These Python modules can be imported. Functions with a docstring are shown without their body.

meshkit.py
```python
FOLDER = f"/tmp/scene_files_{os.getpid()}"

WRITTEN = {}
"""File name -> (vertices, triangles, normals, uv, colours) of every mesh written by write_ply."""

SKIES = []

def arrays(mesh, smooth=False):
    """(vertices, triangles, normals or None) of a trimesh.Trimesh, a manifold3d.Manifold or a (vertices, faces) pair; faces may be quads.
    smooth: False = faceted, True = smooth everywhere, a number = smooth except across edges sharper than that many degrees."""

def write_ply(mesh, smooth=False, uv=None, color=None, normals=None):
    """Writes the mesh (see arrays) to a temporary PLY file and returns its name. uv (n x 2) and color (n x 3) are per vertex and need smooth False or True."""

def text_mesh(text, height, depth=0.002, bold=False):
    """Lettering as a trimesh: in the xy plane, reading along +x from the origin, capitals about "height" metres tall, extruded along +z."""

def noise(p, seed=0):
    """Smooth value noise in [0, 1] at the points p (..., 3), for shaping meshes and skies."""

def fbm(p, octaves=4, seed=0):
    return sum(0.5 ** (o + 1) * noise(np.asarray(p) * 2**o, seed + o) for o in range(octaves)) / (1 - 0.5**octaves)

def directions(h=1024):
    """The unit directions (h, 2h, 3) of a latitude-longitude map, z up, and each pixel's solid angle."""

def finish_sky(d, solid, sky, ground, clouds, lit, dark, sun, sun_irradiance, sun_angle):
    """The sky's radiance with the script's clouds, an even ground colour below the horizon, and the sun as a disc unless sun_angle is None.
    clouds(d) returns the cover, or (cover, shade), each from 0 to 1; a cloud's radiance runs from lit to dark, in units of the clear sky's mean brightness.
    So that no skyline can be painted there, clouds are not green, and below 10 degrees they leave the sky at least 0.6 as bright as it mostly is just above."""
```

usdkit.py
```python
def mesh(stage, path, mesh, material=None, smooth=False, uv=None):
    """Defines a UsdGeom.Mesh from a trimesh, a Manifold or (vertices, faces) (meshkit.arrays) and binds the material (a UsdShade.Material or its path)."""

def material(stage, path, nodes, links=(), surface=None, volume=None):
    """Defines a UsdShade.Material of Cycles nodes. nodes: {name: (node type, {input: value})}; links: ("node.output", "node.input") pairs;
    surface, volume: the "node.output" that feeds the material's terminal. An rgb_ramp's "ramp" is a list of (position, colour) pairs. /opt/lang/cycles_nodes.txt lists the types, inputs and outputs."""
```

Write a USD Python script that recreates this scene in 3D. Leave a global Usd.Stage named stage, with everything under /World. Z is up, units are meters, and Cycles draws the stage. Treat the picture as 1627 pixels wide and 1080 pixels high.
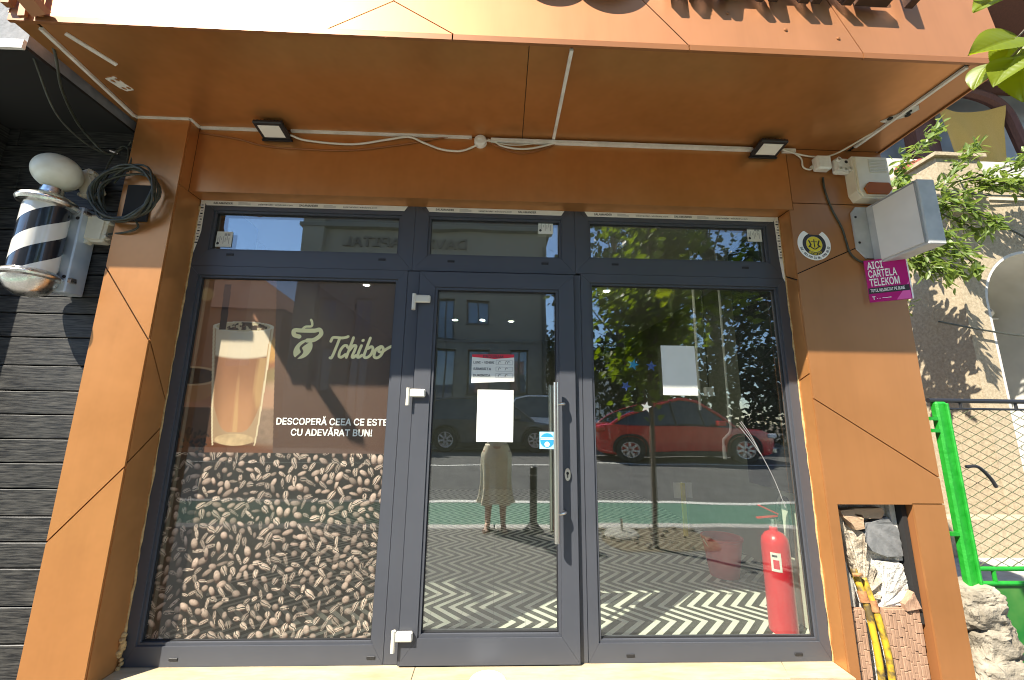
import math, random
import numpy as np, trimesh, usdkit, meshkit, manifold3d as m3
import shapely, shapely.geometry as sg, shapely.affinity as sa
from shapely.ops import unary_union
from pxr import Usd, UsdGeom, UsdLux, UsdShade, Gf, Sdf, Vt

stage = Usd.Stage.CreateInMemory()
UsdGeom.SetStageUpAxis(stage, UsdGeom.Tokens.z)
UsdGeom.SetStageMetersPerUnit(stage, 1.0)
UsdGeom.Xform.Define(stage, '/World')

# ------------------------------------------------------------------ camera, sky, sun
def _cam():
    yaw, pitch, roll = math.radians(1.9982), math.radians(10.9194), math.radians(0.7016)
    cy, sy, cp, sp, cr, sr = math.cos(yaw), math.sin(yaw), math.cos(pitch), math.sin(pitch), math.cos(roll), math.sin(roll)
    f = np.array([sy * cp, cy * cp, sp]); r = np.array([cy, -sy, 0]); u = np.cross(r, f)
    r, u = cr * r + sr * u, -sr * r + cr * u
    c = UsdGeom.Camera.Define(stage, '/World/camera')
    m = Gf.Matrix4d(*r, 0, *u, 0, *(-f), 0, 0.0, -2.3274, 1.35, 1)
    c.AddTransformOp().Set(m)
    c.CreateHorizontalApertureAttr(36.0); c.CreateVerticalApertureAttr(36.0 * 680 / 1024)
    c.CreateFocalLengthAttr(36.0 * 0.38894); c.CreateClippingRangeAttr(Gf.Vec2f(0.01, 500))
    c.CreateExposureAttr(1.6)
_cam()
SUN = np.array([-1.1, -1.0, 1.72]); SUN /= np.linalg.norm(SUN)
SUN_EL, SUN_ROT = math.asin(SUN[2]), math.atan2(SUN[0], SUN[1])
dome = UsdLux.DomeLight.Define(stage, '/World/sky')
dome.GetPrim().SetCustomDataByKey('kind', 'structure')
skymat = usdkit.material(stage, '/World/Looks/sky', {
    's': ('sky_texture', {'sky_type': 'single_scattering', 'sun_disc': False, 'sun_elevation': SUN_EL, 'sun_rotation': SUN_ROT, 'altitude': 80.0, 'air_density': 1.0, 'aerosol_density': 0.05, 'ozone_density': 4.0}),
    'b': ('background_shader', {'strength': 0.11})}, [('s.color', 'b.color')], surface='b.background')
UsdShade.MaterialBindingAPI.Apply(dome.GetPrim()).Bind(skymat)
sun = UsdLux.DistantLight.Define(stage, '/World/sun')
sun.CreateNormalizeAttr(True); sun.CreateIntensityAttr(1.25); sun.CreateAngleAttr(0.5); sun.CreateColorAttr(Gf.Vec3f(1.0, 0.93, 0.82))
_x = np.cross([0, 0, 1.0], SUN); _x /= np.linalg.norm(_x); _y = np.cross(SUN, _x)
sun.AddTransformOp().Set(Gf.Matrix4d(*_x, 0, *_y, 0, *SUN, 0, 0, 0, 20, 1))

# ------------------------------------------------------------------ helpers
rng = np.random.default_rng(7)
used = {}
def numbered(path):
    k = used.get(path, -1) + 1; used[path] = k
    return path if k == 0 else f'{path}_{k:03d}'
LOC = {}
FAR = None
def meta(prim, label=None, cat=None, group=None, kind=None):
    for k, v in (('label', label), ('category', cat), ('group', group), ('kind', kind)):
        if v: prim.SetCustomDataByKey(k, v)
    return prim
def thing(name, label, cat, loc=(0, 0, 0), group=None, kind=None):
    p = numbered('/World/' + name)
    if FAR: loc = tuple(FAR(np.array([loc], float))[0])
    x = UsdGeom.Xform.Define(stage, p); x.AddTranslateOp().Set(Gf.Vec3d(*map(float, loc)))
    LOC[p] = np.array(loc, float)
    meta(x.GetPrim(), label, cat, group, kind)
    return p
def cat(ms):
    ms = [to_tm(m) for m in ms]
    return trimesh.util.concatenate(ms) if len(ms) > 1 else ms[0]
def to_tm(m):
    if isinstance(m, trimesh.Trimesh): return m
    v, f, _ = meshkit.arrays(m); return trimesh.Trimesh(v, f, process=False)
def obj(parent, name, mesh, mat, smooth=False, label=None, kind=None, colors=None):
    """one Mesh prim; mesh given in world coordinates; parent: a path or None for the top level"""
    if isinstance(mesh, list): mesh = cat(mesh)
    p = numbered((parent or '/World') + '/' + name)
    m = to_tm(mesh)
    if FAR: m = trimesh.Trimesh(FAR(np.asarray(m.vertices)), m.faces, process=False)
    top = '/'.join(p.split('/')[:3])
    off = LOC.get(top, np.zeros(3)) if parent else np.zeros(3)
    g = usdkit.mesh(stage, p, (np.asarray(m.vertices) - off, np.asarray(m.faces)), MATS[mat], smooth=smooth if colors is None else False)
    if colors is not None:
        UsdGeom.PrimvarsAPI(g).CreatePrimvar('displayColor', Sdf.ValueTypeNames.Color3fArray, 'vertex').Set(Vt.Vec3fArray.FromNumpy(np.asarray(colors, np.float32)))
    meta(g.GetPrim(), label=label, kind=kind)
    return p
def single(name, mesh, mat, label, cat_, group=None, kind=None, smooth=False, colors=None):
    p = obj(None, name, mesh, mat, smooth=smooth, colors=colors)
    meta(stage.GetPrimAtPath(p), label, cat_, group, kind); return p
def struct(name, mesh, mat, smooth=False):
    p = obj(None, name, mesh, mat, smooth=smooth); meta(stage.GetPrimAtPath(p), kind='structure'); return p
def sub(parent, name, mesh, mat, **k):   # sub-part: parent is a mesh prim path
    return obj(parent, name, mesh, mat, **k)

def box(x0, x1, y0, y1, z0, z1, bev=0.0):
    x0, x1 = min(x0, x1), max(x0, x1); y0, y1 = min(y0, y1), max(y0, y1); z0, z1 = min(z0, z1), max(z0, z1)
    d = np.array([x1 - x0, y1 - y0, z1 - z0]); b = min(bev, d.min() * 0.45)
    if b <= 0:
        m = trimesh.creation.box(d)
    else:
        pts = []
        for s in np.ndindex(2, 2, 2):
            sgn = np.array(s) * 2 - 1
            for k in range(3):
                q = sgn * (d / 2 - b); q[k] = sgn[k] * d[k] / 2; pts.append(q)
        m = trimesh.convex.convex_hull(np.array(pts))
    m.apply_translation([(x0 + x1) / 2, (y0 + y1) / 2, (z0 + z1) / 2]); return m
def cyl(a, b, r, n=16, r2=None):
    return tube([a, b], [r, r if r2 is None else r2], n)
def tube(pts, r, n=8, caps=True):
    p = np.asarray(pts, float); R = np.broadcast_to(r, (len(p),)).astype(float)
    t = np.gradient(p, axis=0); t /= np.linalg.norm(t, axis=1, keepdims=True) + 1e-12
    ref = np.array([0, 0, 1.0]) if abs(t[0, 2]) < 0.9 else np.array([1.0, 0, 0])
    a = np.cross(t[0], ref); a /= np.linalg.norm(a); A = []
    for i in range(len(p)):
        a = a - t[i] * (a @ t[i]); a /= np.linalg.norm(a) + 1e-12; A.append(a)
    A = np.array(A); B = np.cross(t, A); ang = np.arange(n) * 2 * np.pi / n
    v = (p[:, None] + R[:, None, None] * (np.cos(ang)[None, :, None] * A[:, None] + np.sin(ang)[None, :, None] * B[:, None])).reshape(-1, 3)
    f = []
    for i in range(len(p) - 1):
        for j in range(n):
            k = (j + 1) % n; q = [i * n + j, i * n + k, (i + 1) * n + k, (i + 1) * n + j]
            f += [[q[0], q[1], q[2]], [q[0], q[2], q[3]]]
    if caps:
        v = np.vstack([v, p[0], p[-1]]); c0, c1 = len(v) - 2, len(v) - 1; L = (len(p) - 1) * n
        for j in range(n):
            k = (j + 1) % n; f += [[c0, k, j], [c1, L + j, L + k]]
    return trimesh.Trimesh(v, np.array(f), process=False)
def smooth_path(pts, n=6):
    """Catmull-Rom through pts"""
    p = np.asarray(pts, float); q = np.vstack([2 * p[0] - p[1], p, 2 * p[-1] - p[-2]]); out = []
    for i in range(1, len(q) - 2):
        for t in np.linspace(0, 1, n, endpoint=False):
            a, b, c, d = q[i - 1], q[i], q[i + 1], q[i + 2]
            out.append(0.5 * (2 * b + (c - a) * t + (2 * a - 5 * b + 4 * c - d) * t * t + (3 * b - a - 3 * c + d) * t ** 3))
    return np.array(out + [p[-1]])
def lathe(prof, n=24, center=(0, 0, 0)):
    prof = np.asarray(prof, float); ang = np.arange(n) * 2 * np.pi / n
    v = np.stack([prof[:, 0][:, None] * np.cos(ang), prof[:, 0][:, None] * np.sin(ang), np.repeat(prof[:, 1][:, None], n, 1)], -1).reshape(-1, 3)
    f = []
    for i in range(len(prof) - 1):
        for j in range(n):
            k = (j + 1) % n; q = [i * n + j, i * n + k, (i + 1) * n + k, (i + 1) * n + j]
            f += [[q[0], q[1], q[2]], [q[0], q[2], q[3]]]
    return trimesh.Trimesh(v + np.array(center), np.array(f), process=False)
def polys(g):
    return [p for p in getattr(g, 'geoms', [g]) if p.geom_type == 'Polygon' and p.area > 1e-7]
def extr(poly, d):
    return cat([trimesh.creation.extrude_polygon(p, d, engine='earcut') for p in polys(poly)])
def xz_plate(poly, y0, y1):
    """shapely polygon in (x, z) -> solid between y0 and y1"""
    m = extr(poly, abs(y1 - y0)); v = m.vertices.copy()
    m2 = trimesh.Trimesh(np.column_stack([v[:, 0], max(y0, y1) - v[:, 2], v[:, 1]]), m.faces, process=False)
    return m2
def yz_plate(poly, x0, x1):
    m = extr(poly, abs(x1 - x0)); v = m.vertices.copy()
    return trimesh.Trimesh(np.column_stack([min(x0, x1) + v[:, 2], v[:, 0], v[:, 1]]), m.faces, process=False)
def xy_plate(poly, z0, z1):
    m = extr(poly, abs(z1 - z0)); m.apply_translation([0, 0, min(z0, z1)]); return m
def cut(poly, lines, w=0.007):
    """split a polygon along seam lines"""
    return polys(poly.difference(unary_union([sg.LineString(l).buffer(w / 2, cap_style=2) for l in lines])))
P_ = sg.Polygon
def rect(x0, x1, z0, z1): return sg.box(min(x0, x1), min(z0, z1), max(x0, x1), max(z0, z1))
def text(s, h, y, x, z, bold=True, depth=0.0015, align='l', shear=0.0, squeeze=1.0, width=None):
    """lettering standing in the plane y, read from -y, base line at z"""
    m = meshkit.text_mesh(s, h, depth, bold); v = m.vertices.copy(); v[:, 0] -= v[:, 0].min()
    w = v[:, 0].max()
    if width: squeeze = width / w
    v[:, 0] = v[:, 0] * squeeze + shear * v[:, 1]; w *= squeeze
    ox = x - (w / 2 if align == 'c' else w if align == 'r' else 0)
    return trimesh.Trimesh(np.column_stack([v[:, 0] + ox, y - v[:, 2], v[:, 1] + z]), m.faces, process=False)
def place(m, R=None, t=(0, 0, 0)):
    v = np.asarray(m.vertices); v = v @ np.asarray(R).T if R is not None else v
    return trimesh.Trimesh(v + np.array(t), m.faces, process=False)
def rotz(a): c, s = math.cos(a), math.sin(a); return np.array([[c, -s, 0], [s, c, 0], [0, 0, 1.0]])
def rotx(a): c, s = math.cos(a), math.sin(a); return np.array([[1.0, 0, 0], [0, c, -s], [0, s, c]])
def roty(a): c, s = math.cos(a), math.sin(a); return np.array([[c, 0, s], [0, 1.0, 0], [-s, 0, c]])
def lin(c): c = np.asarray(c, float) / 255; return np.where(c <= 0.04045, c / 12.92, ((c + 0.055) / 1.055) ** 2.4)

def rock2(c, s, seed):
    m = trimesh.creation.icosphere(2, 1.0); v = m.vertices; v = v * (1 + .7 * (meshkit.fbm(v * 1.7 + seed * 5, 3, seed) - .5))[:, None] * s + np.array(c); return trimesh.Trimesh(v, m.faces, process=False)
# ------------------------------------------------------------------ materials
MATS = {}
def M(name, c1, c2=None, scale=6.0, rough=0.5, metal=0.0, bump=0.0, bscale=60.0, stretch=(1, 1, 1), spec=0.5, detail=4.0, r2=None, coat=0.0, ramp=(0.3, 0.7)):
    c2 = c1 if c2 is None else c2
    n = {'g': ('geometry', {}), 'm': ('mapping', {'scale': stretch}), 'n': ('noise_texture', {'scale': scale, 'detail': detail, 'roughness': 0.6}),
         'r': ('rgb_ramp', {'ramp': [(ramp[0], c1), (ramp[1], c2)]}), 'p': ('principled_bsdf', {'roughness': rough, 'metallic': metal, 'specular_ior_level': spec, 'coat_weight': coat})}
    l = [('g.position', 'm.vector'), ('m.vector', 'n.vector'), ('n.fac', 'r.fac'), ('r.color', 'p.base_color')]
    if r2 is not None:
        n['mr'] = ('map_range', {'from_min': 0.3, 'from_max': 0.7, 'to_min': rough, 'to_max': r2, 'clamp': True})
        l += [('n.fac', 'mr.value'), ('mr.result', 'p.roughness')]
    if bump:
        n['n2'] = ('noise_texture', {'scale': bscale, 'detail': 5.0, 'roughness': 0.6}); n['b'] = ('bump', {'strength': 1.0, 'distance': bump})
        l += [('m.vector', 'n2.vector'), ('n2.fac', 'b.height'), ('b.normal', 'p.normal')]
    MATS[name] = usdkit.material(stage, '/World/Looks/' + name, n, l, surface='p.BSDF')
def MRAW(name, nodes, links, surface): MATS[name] = usdkit.material(stage, '/World/Looks/' + name, nodes, links, surface=surface)

def copper(name, c1, c2, rough, r2, metal, vertical=True):
    st = (5.0, 5.0, 0.35) if vertical else (0.5, 9.0, 9.0)
    MRAW(name, {'g': ('geometry', {}), 'n': ('noise_texture', {'scale': 1.6, 'detail': 5.0, 'roughness': 0.62}), 'r': ('rgb_ramp', {'ramp': [(0.28, c1), (0.72, c2)]}),
        'm': ('mapping', {'scale': st}), 'n2': ('noise_texture', {'scale': 2.0, 'detail': 6.0, 'roughness': 0.7}), 'r2': ('rgb_ramp', {'ramp': [(0.30, (0.84, 0.83, 0.82)), (0.52, (1.0, 1.0, 1.0)), (0.76, (1.06, 1.06, 1.08))]}),
        'mu': ('mix_color', {'blend_type': 'multiply', 'fac': 0.35, 'use_clamp': False}), 'n3': ('noise_texture', {'scale': 38.0, 'detail': 8.0, 'roughness': 0.75}), 'r3': ('rgb_ramp', {'ramp': [(0.66, (0.0, 0.0, 0.0)), (0.80, (1.0, 1.0, 1.0))]}), 'k3': ('math', {'math_type': 'multiply', 'value2': 0.10}), 'dust': ('mix_color', {'b': (0.46, 0.36, 0.26)}),
        'mr': ('map_range', {'from_min': 0.3, 'from_max': 0.7, 'to_min': rough, 'to_max': r2, 'clamp': True}), 'w': ('noise_texture', {'scale': 1.3, 'detail': 2.0}), 'b1': ('bump', {'strength': 1.0, 'distance': 0.004}), 'f': ('noise_texture', {'scale': 220.0, 'detail': 2.0}), 'b2': ('bump', {'strength': 1.0, 'distance': 0.00012}),
        'p': ('principled_bsdf', {'metallic': metal})},
        [('g.position', 'n.vector'), ('n.fac', 'r.fac'), ('g.position', 'm.vector'), ('m.vector', 'n2.vector'), ('n2.fac', 'r2.fac'), ('r.color', 'mu.a'), ('r2.color', 'mu.b'), ('g.position', 'n3.vector'), ('n3.fac', 'r3.fac'), ('r3.color', 'k3.value1'), ('k3.value', 'dust.fac'), ('mu.result', 'dust.a'), ('dust.result', 'p.base_color'),
         ('n.fac', 'mr.value'), ('mr.result', 'p.roughness'), ('g.position', 'w.vector'), ('w.fac', 'b1.height'), ('g.position', 'f.vector'), ('f.fac', 'b2.height'), ('b1.normal', 'b2.normal'), ('b2.normal', 'p.normal')], 'p.BSDF')
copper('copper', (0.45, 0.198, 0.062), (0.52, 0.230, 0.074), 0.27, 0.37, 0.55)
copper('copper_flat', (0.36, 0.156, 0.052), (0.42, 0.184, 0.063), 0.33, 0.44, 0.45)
copper('fascia', (0.50, 0.225, 0.10), (0.55, 0.25, 0.115), 0.58, 0.64, 0.75)
M('copper_edge', (0.30, 0.12, 0.04), rough=0.5, metal=0.3)
M('dark_gap', (0.012, 0.011, 0.010), rough=0.9)
M('frame', (0.050, 0.054, 0.064), (0.058, 0.062, 0.072), scale=2.0, rough=0.42, bump=0.0002, bscale=300, r2=0.5)
M('gasket', (0.012, 0.012, 0.013), rough=0.6)
M('white_plastic', (0.72, 0.70, 0.64), (0.78, 0.76, 0.70), rough=0.4)
M('white_dirty', (0.60, 0.57, 0.50), (0.78, 0.75, 0.68), scale=14, rough=0.55)
M('cream_plastic', (0.66, 0.60, 0.46), (0.74, 0.69, 0.55), scale=12, rough=0.45)
M('beige_hinge', (0.60, 0.56, 0.46), rough=0.4)
M('paper', (0.60, 0.61, 0.55), (0.66, 0.66, 0.60), rough=0.8, bump=0.002, bscale=6)
M('tape', (0.66, 0.65, 0.58), (0.74, 0.73, 0.66), scale=20, rough=0.6)
M('ink', (0.03, 0.03, 0.035), rough=0.6)
M('ink_grey', (0.30, 0.30, 0.29), rough=0.6)
M('ink_white', (0.85, 0.84, 0.80), rough=0.6)
M('ink_red', (0.55, 0.02, 0.04), rough=0.6)
M('ink_blue', (0.02, 0.25, 0.50), rough=0.5)
M('ink_lightblue', (0.35, 0.65, 0.78), rough=0.5)
M('ink_navy', (0.06, 0.10, 0.32), rough=0.5)
M('ink_cream', (0.90, 0.78, 0.44), rough=0.6)
M('magenta', (0.44, 0.006, 0.17), rough=0.35)
M('pink', (0.75, 0.12, 0.42), rough=0.35)
M('sticker_yellow', (0.68, 0.56, 0.02), rough=0.4)
M('steel', (0.62, 0.60, 0.55), rough=0.28, metal=1.0)
M('chrome', (0.80, 0.79, 0.76), (0.6, 0.58, 0.52), scale=30, rough=0.14, r2=0.4, metal=1.0)
M('grey_steel', (0.36, 0.365, 0.36), (0.50, 0.50, 0.48), scale=9, rough=0.5, detail=8)
M('blue_steel', (0.42, 0.50, 0.58), (0.58, 0.62, 0.66), scale=10, rough=0.35, metal=0.4, r2=0.6)
M('black_metal', (0.016, 0.016, 0.018), rough=0.45)
M('black_rubber', (0.014, 0.014, 0.014), rough=0.7)
M('sign_black', (0.05, 0.032, 0.026), rough=0.3)
M('cable_black', (0.020, 0.022, 0.016), (0.06, 0.065, 0.045), scale=30, rough=0.5)
M('cable_white', (0.66, 0.62, 0.52), rough=0.5)
M('globe', (0.58, 0.55, 0.42), (0.74, 0.72, 0.60), scale=9, rough=0.35, detail=6)
M('lens', (0.80, 0.78, 0.70), rough=0.15, coat=0.5)
M('orange_lens', (0.30, 0.075, 0.004), (0.36, 0.095, 0.006), rough=0.55, spec=0.2)
M('travertine', (0.30, 0.235, 0.135), (0.46, 0.385, 0.25), scale=5, rough=0.55, stretch=(1, 4, 1), detail=7, bump=0.001, bscale=60)
M('pavement', (0.105, 0.10, 0.092), (0.17, 0.165, 0.15), scale=40, rough=0.9, bump=0.003, bscale=120, detail=6)
M('asphalt', (0.075, 0.075, 0.074), (0.12, 0.12, 0.115), scale=3, rough=0.9, bump=0.003, bscale=90, detail=8)
M('green_lane', (0.075, 0.175, 0.12), (0.12, 0.22, 0.165), scale=4, rough=0.85, bump=0.002, bscale=90, detail=8)
M('kerb_stone', (0.42, 0.41, 0.37), (0.52, 0.50, 0.46), scale=12, rough=0.85, bump=0.002)
M('road_paint', (0.62, 0.62, 0.56), (0.74, 0.73, 0.68), scale=15, rough=0.7)
M('soil', (0.10, 0.08, 0.05), (0.22, 0.18, 0.12), scale=18, rough=1.0, bump=0.02, bscale=20)
M('concrete', (0.27, 0.26, 0.22), (0.40, 0.385, 0.335), scale=10, rough=0.85, bump=0.003, bscale=40, detail=7)
M('eave_grey', (0.16, 0.17, 0.18), (0.26, 0.265, 0.27), scale=14, rough=0.9, bump=0.003, bscale=50, detail=7)
M('stucco', (0.27, 0.215, 0.135), (0.43, 0.355, 0.24), scale=30, rough=0.95, bump=0.004, bscale=60, detail=6)
M('smooth_plaster', (0.50, 0.48, 0.42), (0.60, 0.58, 0.52), scale=3, rough=0.9)
M('white_plaster', (0.42, 0.40, 0.34), (0.66, 0.64, 0.58), scale=8, rough=0.9, bump=0.02, bscale=30, detail=9)
M('bluegrey_wall', (0.30, 0.34, 0.37), (0.36, 0.39, 0.42), rough=0.9)
M('parapet', (0.42, 0.40, 0.33), (0.52, 0.50, 0.42), rough=0.9)
M('cloth_yellow', (0.50, 0.30, 0.06), (0.58, 0.36, 0.09), scale=60, rough=0.9)
M('brown_wood', (0.085, 0.030, 0.018), (0.13, 0.05, 0.03), scale=12, rough=0.7, stretch=(4, 4, 0.6))
M('tile_red', (0.26, 0.06, 0.04), (0.36, 0.10, 0.07), scale=10, rough=0.8)
M('rubble', (0.12, 0.10, 0.07), (0.34, 0.30, 0.23), scale=7, rough=0.95, bump=0.03, bscale=12, detail=8)
M('mortar', (0.24, 0.19, 0.13), (0.50, 0.44, 0.34), scale=16, rough=1.0, bump=0.03, bscale=22, detail=8)
M('slate', (0.10, 0.105, 0.105), (0.19, 0.19, 0.185), scale=9, rough=0.8, bump=0.006, bscale=18)
M('foam', (0.34, 0.20, 0.07), (0.52, 0.36, 0.16), scale=60, rough=0.9)
M('brick_brown', (0.26, 0.155, 0.095), (0.36, 0.22, 0.14), scale=14, rough=0.8, bump=0.004, bscale=30, stretch=(3, 3, 0.6))
M('brick_tan', (0.36, 0.24, 0.14), (0.44, 0.30, 0.19), scale=14, rough=0.8, bump=0.004, bscale=30, stretch=(1, 3, 3))
M('pink_board', (0.50, 0.26, 0.20), rough=0.8)
M('pipe_yellow', (0.50, 0.32, 0.015), (0.10, 0.07, 0.025), scale=14, rough=0.55, ramp=(0.44, 0.60), detail=6)
M('rust', (0.22, 0.08, 0.03), (0.40, 0.20, 0.08), scale=20, rough=0.9, bump=0.006)
M('gate_green', (0.006, 0.19, 0.012), (0.014, 0.27, 0.022), scale=16, rough=0.34, r2=0.6, bump=0.005, bscale=26, detail=9)
M('mesh_wire', (0.035, 0.055, 0.02), (0.07, 0.08, 0.035), rough=0.6)
M('gate_sheet', (0.012, 0.13, 0.02), (0.07, 0.19, 0.04), scale=5, rough=0.4, ramp=(0.4, 0.75))
M('plank', (0.006, 0.0065, 0.007), (0.085, 0.082, 0.072), scale=8.0, rough=0.5, spec=0.35, stretch=(1.3, 1, 20), bump=0.0010, bscale=18, detail=12, ramp=(0.40, 0.74))
M('interior_wall', (0.17, 0.175, 0.13), (0.21, 0.215, 0.165), rough=0.9)
M('interior_jamb', (0.60, 0.59, 0.50), rough=0.9)
M('ceiling', (0.30, 0.30, 0.28), rough=0.9)
M('extinguisher', (0.55, 0.012, 0.016), rough=0.3, coat=0.3)
M('bucket', (0.52, 0.03, 0.04), rough=0.5)
M('car_red', (0.52, 0.008, 0.014), rough=0.25, coat=1.0)
M('car_grey', (0.06, 0.065, 0.07), rough=0.3, coat=1.0, metal=0.3)
M('car_white', (0.75, 0.75, 0.73), rough=0.3, coat=1.0)
M('car_glass', (0.010, 0.014, 0.016), rough=0.04, coat=1.0)
M('rim', (0.55, 0.55, 0.56), rough=0.3, metal=0.8)
M('tail', (0.45, 0.01, 0.01), rough=0.15, coat=1.0)
M('headlight', (0.75, 0.76, 0.78), rough=0.1, coat=1.0)
M('render_grey', (0.125, 0.123, 0.11), (0.145, 0.143, 0.13), scale=2, rough=0.95)
M('roof_dark', (0.035, 0.038, 0.042), (0.055, 0.058, 0.062), scale=8, rough=0.6)
M('window_frame', (0.02, 0.022, 0.026), rough=0.4)
M('window_pane', (0.02, 0.05, 0.09), rough=0.03, spec=1.0, coat=1.0)
M('render_white', (0.68, 0.66, 0.60), rough=0.9)
M('render_tan', (0.36, 0.20, 0.11), (0.42, 0.24, 0.14), rough=0.95)
M('roof_tile', (0.30, 0.11, 0.05), (0.38, 0.16, 0.08), scale=20, rough=0.9)
M('bark', (0.10, 0.085, 0.065), (0.18, 0.155, 0.12), scale=20, rough=0.95, stretch=(2, 2, 0.4), bump=0.006)
M('skin', (0.50, 0.29, 0.20), rough=0.5)
M('hair', (0.05, 0.028, 0.016), rough=0.5)
M('skirt', (0.76, 0.68, 0.48), (0.80, 0.72, 0.52), rough=0.7)
M('blouse', (0.62, 0.58, 0.50), rough=0.8)
M('sandal', (0.18, 0.09, 0.05), rough=0.4)
M('silver', (0.75, 0.77, 0.80), rough=0.2, metal=0.6)
def leafmat(name, c1, c2, trans=0.45):
    MRAW(name, {'i': ('geometry', {}), 'r': ('rgb_ramp', {'ramp': [(0.0, c1), (1.0, c2)]}),
        'p': ('principled_bsdf', {'roughness': 0.42}), 't': ('translucent_bsdf', {}), 'x': ('mix_closure', {'fac': trans}),
        'h': ('hsv', {'hue': 0.485, 'saturation': 1.1, 'value': 1.7})},
        [('i.random_per_island', 'r.fac'), ('r.color', 'p.base_color'), ('r.color', 'h.color'), ('h.color', 't.color'), ('p.BSDF', 'x.closure1'), ('t.BSDF', 'x.closure2')], 'x.closure')
leafmat('leaf_linden', (0.10, 0.155, 0.012), (0.20, 0.245, 0.025), 0.55)
leafmat('leaf_near', (0.16, 0.21, 0.014), (0.20, 0.25, 0.02), 0.5)
leafmat('leaf_vine', (0.14, 0.20, 0.045), (0.36, 0.40, 0.15), 0.45)
leafmat('leaf_dark', (0.022, 0.042, 0.012), (0.055, 0.085, 0.022), 0.3)
# glazing: sunlight passes; the reflection grows with the angle, a double-glazed coated pane
def glassmat(name, f0, wav, tint=(0.93, 0.955, 0.915)):
    MRAW(name, {'f': ('layer_weight', {'blend': 0.5}), 'pw': ('math', {'math_type': 'power', 'value2': 5.0}), 'ma': ('math', {'math_type': 'multiply_add', 'value2': 1 - f0, 'value3': f0}),
        't': ('transparent_bsdf', {'color': tint}), 'g': ('glossy_bsdf', {'color': (0.96, 0.98, 1.0), 'roughness': 0.0}),
        'geo': ('geometry', {}), 'n': ('noise_texture', {'scale': 2.2, 'detail': 1.0}), 'b': ('bump', {'strength': 1.0, 'distance': wav}), 'x': ('mix_closure', {})},
        [('geo.position', 'n.vector'), ('n.fac', 'b.height'), ('b.normal', 'g.normal'), ('f.facing', 'pw.value1'), ('pw.value', 'ma.value1'), ('ma.value', 'x.fac'), ('t.BSDF', 'x.closure1'), ('g.BSDF', 'x.closure2')], 'x.closure')
glassmat('glass', 0.155, 0.0009)
glassmat('glass_film', 0.055, 0.0009)
glassmat('glass_wavy', 0.145, 0.0019)
MRAW('print', {'a': ('attribute', {'attribute': 'displayColor'}), 'p': ('principled_bsdf', {'roughness': 0.45})}, [('a.color', 'p.base_color')], 'p.BSDF')
MRAW('film', {'a': ('attribute', {'attribute': 'displayColor'}), 'p': ('principled_bsdf', {'roughness': 0.45}), 't': ('transparent_bsdf', {}), 'x': ('mix_closure', {'fac': 0.25})}, [('a.color', 'p.base_color'), ('p.BSDF', 'x.closure1'), ('t.BSDF', 'x.closure2')], 'x.closure')
MRAW('bulb', {'e': ('emission', {'color': (1.0, 0.95, 0.85), 'strength': 110.0})}, [], 'e.emission')
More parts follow.
